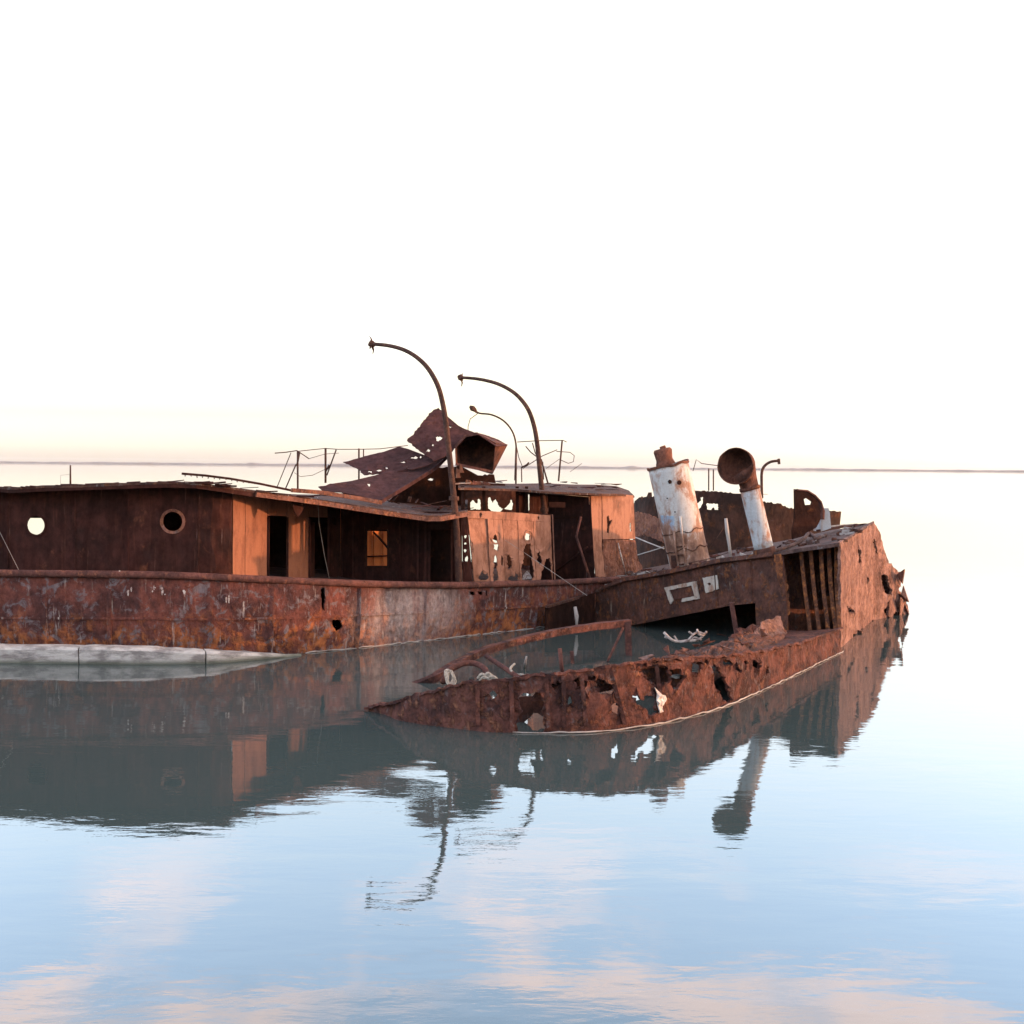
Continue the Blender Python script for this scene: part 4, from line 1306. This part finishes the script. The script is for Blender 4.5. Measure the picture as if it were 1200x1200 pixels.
# ---- funnel
FD = 38.0
fb, ft = at(810, 668, FD), at(782.6, 544.4, FD)
ax = (ft - fb).normalized()
fr_ = .565
nseg, nr = 40, 14
e1 = Vector((0, 1, 0)).cross(ax).normalized()
e2 = ax.cross(e1)
V, Fc = [], []
for rr in (fr_, fr_ - .03):
    for i in range(nr + 1):
        c = fb.lerp(ft, i / nr)
        for k in range(nseg):
            g = 2 * math.pi * k / nseg
            d = e1 * math.cos(g) + e2 * math.sin(g)
            r = rr * (1 + .012 * noise.noise((c + d) * 2.2))
            V.append(c + d * r)
N = (nr + 1) * nseg
for i in range(nr):
    for k in range(nseg):
        a, b = i * nseg + k, i * nseg + (k + 1) % nseg
        Fc.append((a, b, b + nseg, a + nseg))
        Fc.append((N + b, N + a, N + a + nseg, N + b + nseg))
for k in range(nseg):
    a, b = nr * nseg + k, nr * nseg + (k + 1) % nseg
    Fc.append((a, b, N + b, N + a))
funnel = obj('funnel', V, Fc, M['funnel'], tug, smooth=True, label='leaning white funnel with a blue patch and rust')


def hoop(name, c, r, h, t, mat, parent, wob=0.0):
    V, Fc = [], []
    for (rr, hh) in ((r, -h), (r + t, -h), (r + t, h), (r, h)):
        for k in range(nseg):
            g = 2 * math.pi * k / nseg
            V.append(c + (e1 * math.cos(g) + e2 * math.sin(g)) * rr + ax * (hh + wob * noise.noise(Vector((math.cos(g) * 2, math.sin(g) * 2, h * 9)))))
    for q in range(4):
        for k in range(nseg):
            a, b = q * nseg, ((q + 1) % 4) * nseg
            Fc.append((a + k, a + (k + 1) % nseg, b + (k + 1) % nseg, b + k))
    return obj(name, V, Fc, mat, parent, smooth=False)


hoop('rim', ft - ax * .02, fr_ - .02, .035, .05, M['cowl'], funnel, .04)
hoop('band', fb + ax * .62, fr_ - .01, .012, .035, M['bulk'], funnel, .1)
hoop('band', fb + ax * 1.12, fr_ - .01, .010, .03, M['bulk'], funnel, .08)
hoop('base_flange', fb + ax * .10, fr_ - .01, .03, .05, M['funnel'], funnel)
# cover plate inside the top and a stub pipe leaning out of it
tube('funnel_cap', [ft - ax * .12, ft - ax * .08], fr_ - .035, M['cowl'], funnel, 32)
sb0 = ft + e1 * (-.06 if e1.x > 0 else .06)
tube('stub_pipe', [sb0 - ax * .1, sb0 + ax * .06, sb0 + ax * .10 , sb0 + ax * .16, sb0 + ax * .40, sb0 + ax * .46, sb0 + ax * .47 ], [.27, .27, .24, .23, .26, .22, .10], M['cowl'], funnel, 18, wob=.03)
tube('stub_pipe', [sb0 + ax * .46 + Vector((.03, 0, 0)), sb0 + ax * .54 + Vector((.02, 0, 0))], [.10, .08], M['cowl'], funnel, 10, wob=.1)
# dark discs standing for shaded rust holes, and a ladder-stile, on the front face
vd = (EYEV - fb); vd = (vd - ax * vd.dot(ax)).normalized()
sdv = ax.cross(vd).normalized()
if sdv.x < 0:
    sdv = -sdv


def onfun(x, y, lift=.0):
    r = ray(x, y)
    w = r - ax * r.dot(ax)
    q = (EYEV - fb) - ax * (EYEV - fb).dot(ax)
    a_, b_, c_ = w.dot(w), 2 * w.dot(q), q.dot(q) - (fr_ + lift) ** 2
    t = (-b_ - math.sqrt(max(0, b_ * b_ - 4 * a_ * c_))) / (2 * a_)
    return EYEV + r * t


for (x, y, r) in ((785, 564.6, .055), (796, 565.5, .065), (782, 584, .02), (791, 600, .02)):
    p = onfun(x, y, .004)
    nn = (p - fb); nn = (nn - ax * nn.dot(ax)).normalized()
    ring('hole_dark_disc', p - nn * .02, nn, .002, r, .026, M['inner'], funnel, 14, 1.0, .15)
for pts in (((797, 605), (799, 625), (802, 648), (803, 664)), ((790, 624), (792, 645), (796, 668))):
    tube('ladder_stile', [onfun(x, y, .05) for x, y in pts], .035, M['funnel'], funnel, 6, wob=.2)
for y in (640, 650, 661):
    tube('ladder_rung', [onfun(793, y + 1, .06), onfun(802.5, y, .06)], .02, M['bulk'], funnel, 6)
plate('funnel_door', Plane(onfun(785, 652, .05), onfun(795, 652, .05), onfun(786, 668, .05)), [(786, 651, .01), (794, 651, .01), (796, 668), (787, 669)], M['bulk'], funnel, t=.02)

# ---- cowl ventilator
VD = 34.3
vb, vt = at(895.5, 644, VD), at(878.5, 572, VD)
va = (vt - vb).normalized()
mouth = at(861.5, 546, VD - .28)
mn = Vector((-.42, -.90, .06)).normalized()
vent = tube('cowl_ventilator', [vb.lerp(vt, i / 8) for i in range(9)], .245, M['vent'], tug, 24)
vent['label'] = 'white cowl ventilator with a rusty open mouth'
P = []
p0, p1, p2, p3 = vt - va * .02, vt + va * .55, mouth - mn * .62, mouth
for i in range(15):
    t = i / 14
    P.append(p0 * (1 - t) ** 3 + p1 * 3 * t * (1 - t) ** 2 + p2 * 3 * t * t * (1 - t) + p3 * t ** 3)
rad = [.235, .235, .24, .25, .27, .295, .325, .355, .385, .41, .43, .445, .455, .46, .465]
n = 30
Vo, Fo = tube_geo(P, rad, n, cap=False)
Vi, Fi = tube_geo(P, [r - .022 for r in rad], n, cap=False)
last = (len(P) - 1) * n
for k in range(n):                      # frayed mouth
    s = random.uniform(-.05, .015) if 5 < k < 26 else random.uniform(-.015, .01)
    Vo[last + k] = Vo[last + k] + mn * s
    Vi[last + k] = Vi[last + k] + mn * s
off = len(Vo)
Fo += [tuple(i + off for i in f[::-1]) for f in Fi]
Fo += [(last + k, last + (k + 1) % n, off + last + (k + 1) % n, off + last + k) for k in range(n)]
obj('cowl_mouth', Vo + Vi, Fo, M['cowl'], vent, smooth=True)
tube('vent_base', [vb - va * .12, vb + va * .03, vb + va * .05], [.29, .28, .25], M['bulk'], vent, 20)
tube('neck_band', [vt - va * .05, vt + va * .03], [.262, .262], M['bulk'], vent, 24, wob=.02)
for k in range(5):
    p = vt + va * .03 + Vector((.12 + .05 * k * .3, -.15 + .1 * k, .0))
    tube('vent_shred', [p, p + Vector((random.uniform(.02, .08), 0, random.uniform(.03, .10)))], [.03, .008], M['white'], vent, 5)

# ---- stanchions and clutter on the after deck


tube('peeling_post', [at(857, 657, 36.2), at(854.5, 640, 36.2), at(852, 622, 36.2), at(850.5, 607.5, 36.2)], [.05, .04, .05, .035], M['stick'], tug, 7, wob=.35)
for pts in (((832, 642), (848, 617 + 2), (851, 612)), ((806, 660), (830, 655), (856, 645 + 2))):
    tube('slack_wire', [at(x, y, 36.6) for x, y in pts], .010, M['pole'], tug, 5)
tube('hawser', catmull([at(907, 646, 34.4), at(922, 641, 34.8), at(936, 635.5, 35.4), at(944, 629, 36), at(948, 625, 36.4), at(953, 628, 36.2), at(956, 632, 36), at(962, 629, 36.2), at(968, 627.5, 36.4)], 4), .05, M['deck'], tug, 8, wob=.1)
HT = Wall([pd(925, 38.4), pd(965, 38.8)])
hat = plate('hatch_lid', HT, [(931, 574.5, .01), (935, 573, .01), (943, 575.5), (952, 581), (958.5, 588), (962, 599), (961.5, 609), (957, 618), (950, 622), (942, 628), (929, 632), (928.5, 622), (931, 612), (931.5, 597)], M['inner'], tug,
            [[(942, 585), (945, 583.5), (948, 585.5), (951.5, 588), (950.5, 591.5), (943.5, 592)]], t=.05, dent=.02, step=.25, label='dark upright hatch lid with a round top and a hole')
edge = [HT.at(x, y) + Vector((.05, .1, 0)) for x, y in ((931, 574), (943, 575), (952, 580.5), (959, 588), (962.5, 599), (962, 609))]
v, f = tube_geo(edge, [(.10, .02)] * len(edge), 4)
obj('lid_rim', v, f, M['rail'], hat)
V = [at(962, 596, 39), at(971, 595.5, 39), at(972.5, 601, 39), at(974, 619, 39), at(962, 623, 39)]
V += [p + Vector((-.1, .5, 0)) for p in V]
obj('white_locker', V, [(4, 3, 2, 1, 0), (5, 6, 7, 8, 9), (0, 1, 6, 5), (1, 2, 7, 6), (2, 3, 8, 7), (3, 4, 9, 8), (4, 0, 5, 9)], M['vent'], tug)
beam('deck_beam', [at(958, 622, 39), at(985, 617.5, 39.6), at(1015, 614.5, 40)], .1, .06, M['bulk'], tug)
beam('deck_beam', [at(955, 619, 39.6), at(985, 615.5, 40), at(1004, 614, 40.2)], .06, .03, M['white'], tug)

# ================================================================== hulk behind
hulk = thing('distant_hulk', 'dark low rusted hulk lying behind the white funnel and ventilator', 'shipwreck', (7.5, 60.0, 0))
HK = Wall([pd(738, 62), pd(760, 59), pd(800, 57.5), pd(870, 57), pd(940, 58), pd(985, 60)], smooth=True)
hk_out = [(742, 590, .05), (748, 584.5, .08), (757, 582.5, .05), (759, 577), (761, 577), (762, 583, .05), (775, 580, .04), (800, 575.5, .05), (815, 575, .04), (838, 575.5, .04), (858, 578, .04), (880, 581), (895, 588, .05), (913, 590, .06), (924, 595.5, .05), (945, 597, .04), (985, 600), (985, 665), (740, 665)]
plate('hull', HK, hk_out, M['hulk'], hulk, [[(828, 590), (841, 590.5), (842, 597.5), (837.5, 597.5), (836, 594.5), (833.5, 597.5), (828.5, 597)], [(816, 590), (821, 587), (820.5, 583), (823.5, 582), (823.5, 590), (819, 597), (816, 598)]],
      t=.08, step=.8, hjag=.03, dent=.1)
plate('hull_patch', Wall([pd(742, 58.5), pd(785, 56.4)]), [(744, 600), (757, 602), (772, 608), (782, 613), (784, 640), (772, 634), (762, 629), (752, 627), (744, 630)], M['lit_rust'], hulk, t=.06, step=.5, dent=.1, jag=.05, label='brown sheer plate curving down at the hulk end')
tube('hawser', [at(743, 629, 56), at(760, 636, 54), at(778, 643, 52)], .025, M['stick'], hulk, 6)
tube('hawser', [at(745, 651, 56), at(762, 646, 54), at(778, 641, 52)], .02, M['stick'], hulk, 6)
for (x, y0, y1, r) in ((830.5, 575, 549, .03), (836, 575, 550, .03)):
    tube('railing_post', [at(x, y0, 57.5), at(x, y1, 57.5)], r, M['pole'], hulk, 6)
tube('railing_wire', [at(812, 552, 57.5), at(816, 538.5, 57.5), at(822, 543, 57.5), at(832, 544.5, 57.5), at(845, 546, 57.5)], .018, M['pole'], hulk, 5)
cp = tube('crane_post', catmull([at(893, 584, 57), at(892.5, 565, 57), at(893, 552, 57), at(897, 545, 57), at(904, 541, 57), at(912, 540, 57)], 4), .06, M['pole'], hulk, 8)
beam('post_head', [at(912.5, 537.5, 57), at(913, 544, 57)], .10, .10, M['pole'], cp)
V = [at(738, 606, 62), at(985, 610, 60), at(985, 606, 70), at(738, 604, 70)]
box_wall('deck', V, M['hulk']).parent = hulk

# ================================================================== loose things
rope = thing('mooring_rope', 'pale rope turns lashed round the arched pipe near the sunken bow', 'rope', at(528, 796, 26.9))
for k in range(3):
    c = at(526 + k * 1.6, 793 + k * .8, 26.7)
    pts = [c + Vector((math.cos(g) * .075, math.sin(g) * .06 - .05, math.sin(g) * .13 - .05 * math.cos(g))) * (1 + .15 * math.sin(3 * g + k)) for g in [i * 6.283 / 12 for i in range(13)]]
    tube('rope_turn', pts, .02, M['rope'], rope, 6)
rope2 = thing('rope_bundle', 'frayed pale rope bundle where the arched pipe meets the bow gunwale', 'rope', at(569, 794, 26.7))
for k in range(7):
    a = at(560 + k * 2.4, 796.5, 26.5) + Vector((0, 0, random.uniform(-.02, .03)))
    pts = [a, a + Vector((random.uniform(.02, .1), -.05, random.uniform(.06, .13))), a + Vector((random.uniform(.12, .25), 0, random.uniform(-.02, .05)))]
    tube('rope_strand', catmull(pts, 4), .03, M['rope'], rope2, 6, wob=.1)
tube('rope_strand', catmull([at(603, 778, 27.2), at(598, 784, 27), at(604, 790, 26.8), at(613, 791, 26.6), at(620, 796, 26.4)], 4), .025, M['rope'], rope2, 6)

rag = thing('torn_rag', 'white torn rag snagged in the biggest hole of the sunken bow plating', 'rag', TH.at(775, 836))
RW = Wall([(p.x + .05, p.y - .05) for p in TH.p])
plate('rag_cloth', RW, [(770, 806, .03), (772.5, 808, .03), (775, 814, .04), (782, 819, .04), (779, 823, .04), (777, 828, .04), (778, 834, .03), (774, 836, .04), (771, 834, .03), (772, 827, .04), (769, 821, .04), (771, 813, .03)], M['rag'], rag, t=.02, step=.05, dent=.12, dfreq=6, jag=.01)
br = thing('driftwood_branch', 'pale forked twigs caught above the flooded well beside the bulkhead', 'branch', at(800, 752, 31.0))
for k, pts in enumerate((((778, 741), (786, 749), (794, 752), (806, 751), (818, 750)), ((786, 749), (779, 746)), ((806, 751), (812, 744), (818, 741), (826, 743)), ((812, 744), (807, 740)), ((818, 750), (824, 745), (828, 740)),
                         ((818, 741), (817, 738)), ((794, 752), (790, 745)), ((824, 745), (818, 743)), ((810, 751), (814, 747), (822, 750)))):
    tube('stem' if k == 0 else 'twig', catmull([at(x, y, 30.6 + .15 * random.random()) for x, y in pts], 3), [.035 if k == 0 else .024] * ((len(pts) - 1) * 3 + 1), M['twig'], br, 6, wob=.15)
stake = thing('mooring_stake', 'thin grey stake standing in the flooded well under the far rail', 'stake', onwater(659, 782))
tube('shaft', [at(656, 760, 28.4), at(659, 783, 28.4) + Vector((0, 0, -.1))], .045, M['rail'], stake, 7)
glint = thing('water_glint_stick', 'white glint on the flooded well, built as a short pale stick', 'stake', onwater(615, 788))
tube('shaft', [at(617, 769, 28.3), at(615.5, 777, 28.3), onwater(614.5, 783, -.1)], [.02, .032, .02], M['stick'], glint, 7, wob=.2)  # pale stick standing in for a sparkle on the water

# ================================================================== haze: the damp air over the lagoon
HX, HY0, HY1, HZ0, HZ1 = 5000.0, -60.0, 6600.0, -1.5, 24.0
hz = obj('haze', [(-HX, HY0, HZ0), (HX, HY0, HZ0), (HX, HY1, HZ0), (-HX, HY1, HZ0), (-HX, HY0, HZ1), (HX, HY0, HZ1), (HX, HY1, HZ1), (-HX, HY1, HZ1)],
         [(3, 2, 1, 0), (4, 5, 6, 7), (0, 1, 5, 4), (1, 2, 6, 5), (2, 3, 7, 6), (3, 0, 4, 7)], M['sand'])
hm = bpy.data.materials.new('haze_air')
hm.use_nodes = True
hn = hm.node_tree.nodes
hn.remove(hn['Principled BSDF'])
pv = hn.new('ShaderNodeVolumePrincipled')
pv.inputs['Color'].default_value = (.98, .97, .98, 1)
pv.inputs['Density'].default_value = 2.4e-5
hm.node_tree.links.new(pv.outputs[0], hn['Material Output'].inputs['Volume'])
hz.data.materials.clear()
hz.data.materials.append(hm)
hz['kind'] = 'stuff'
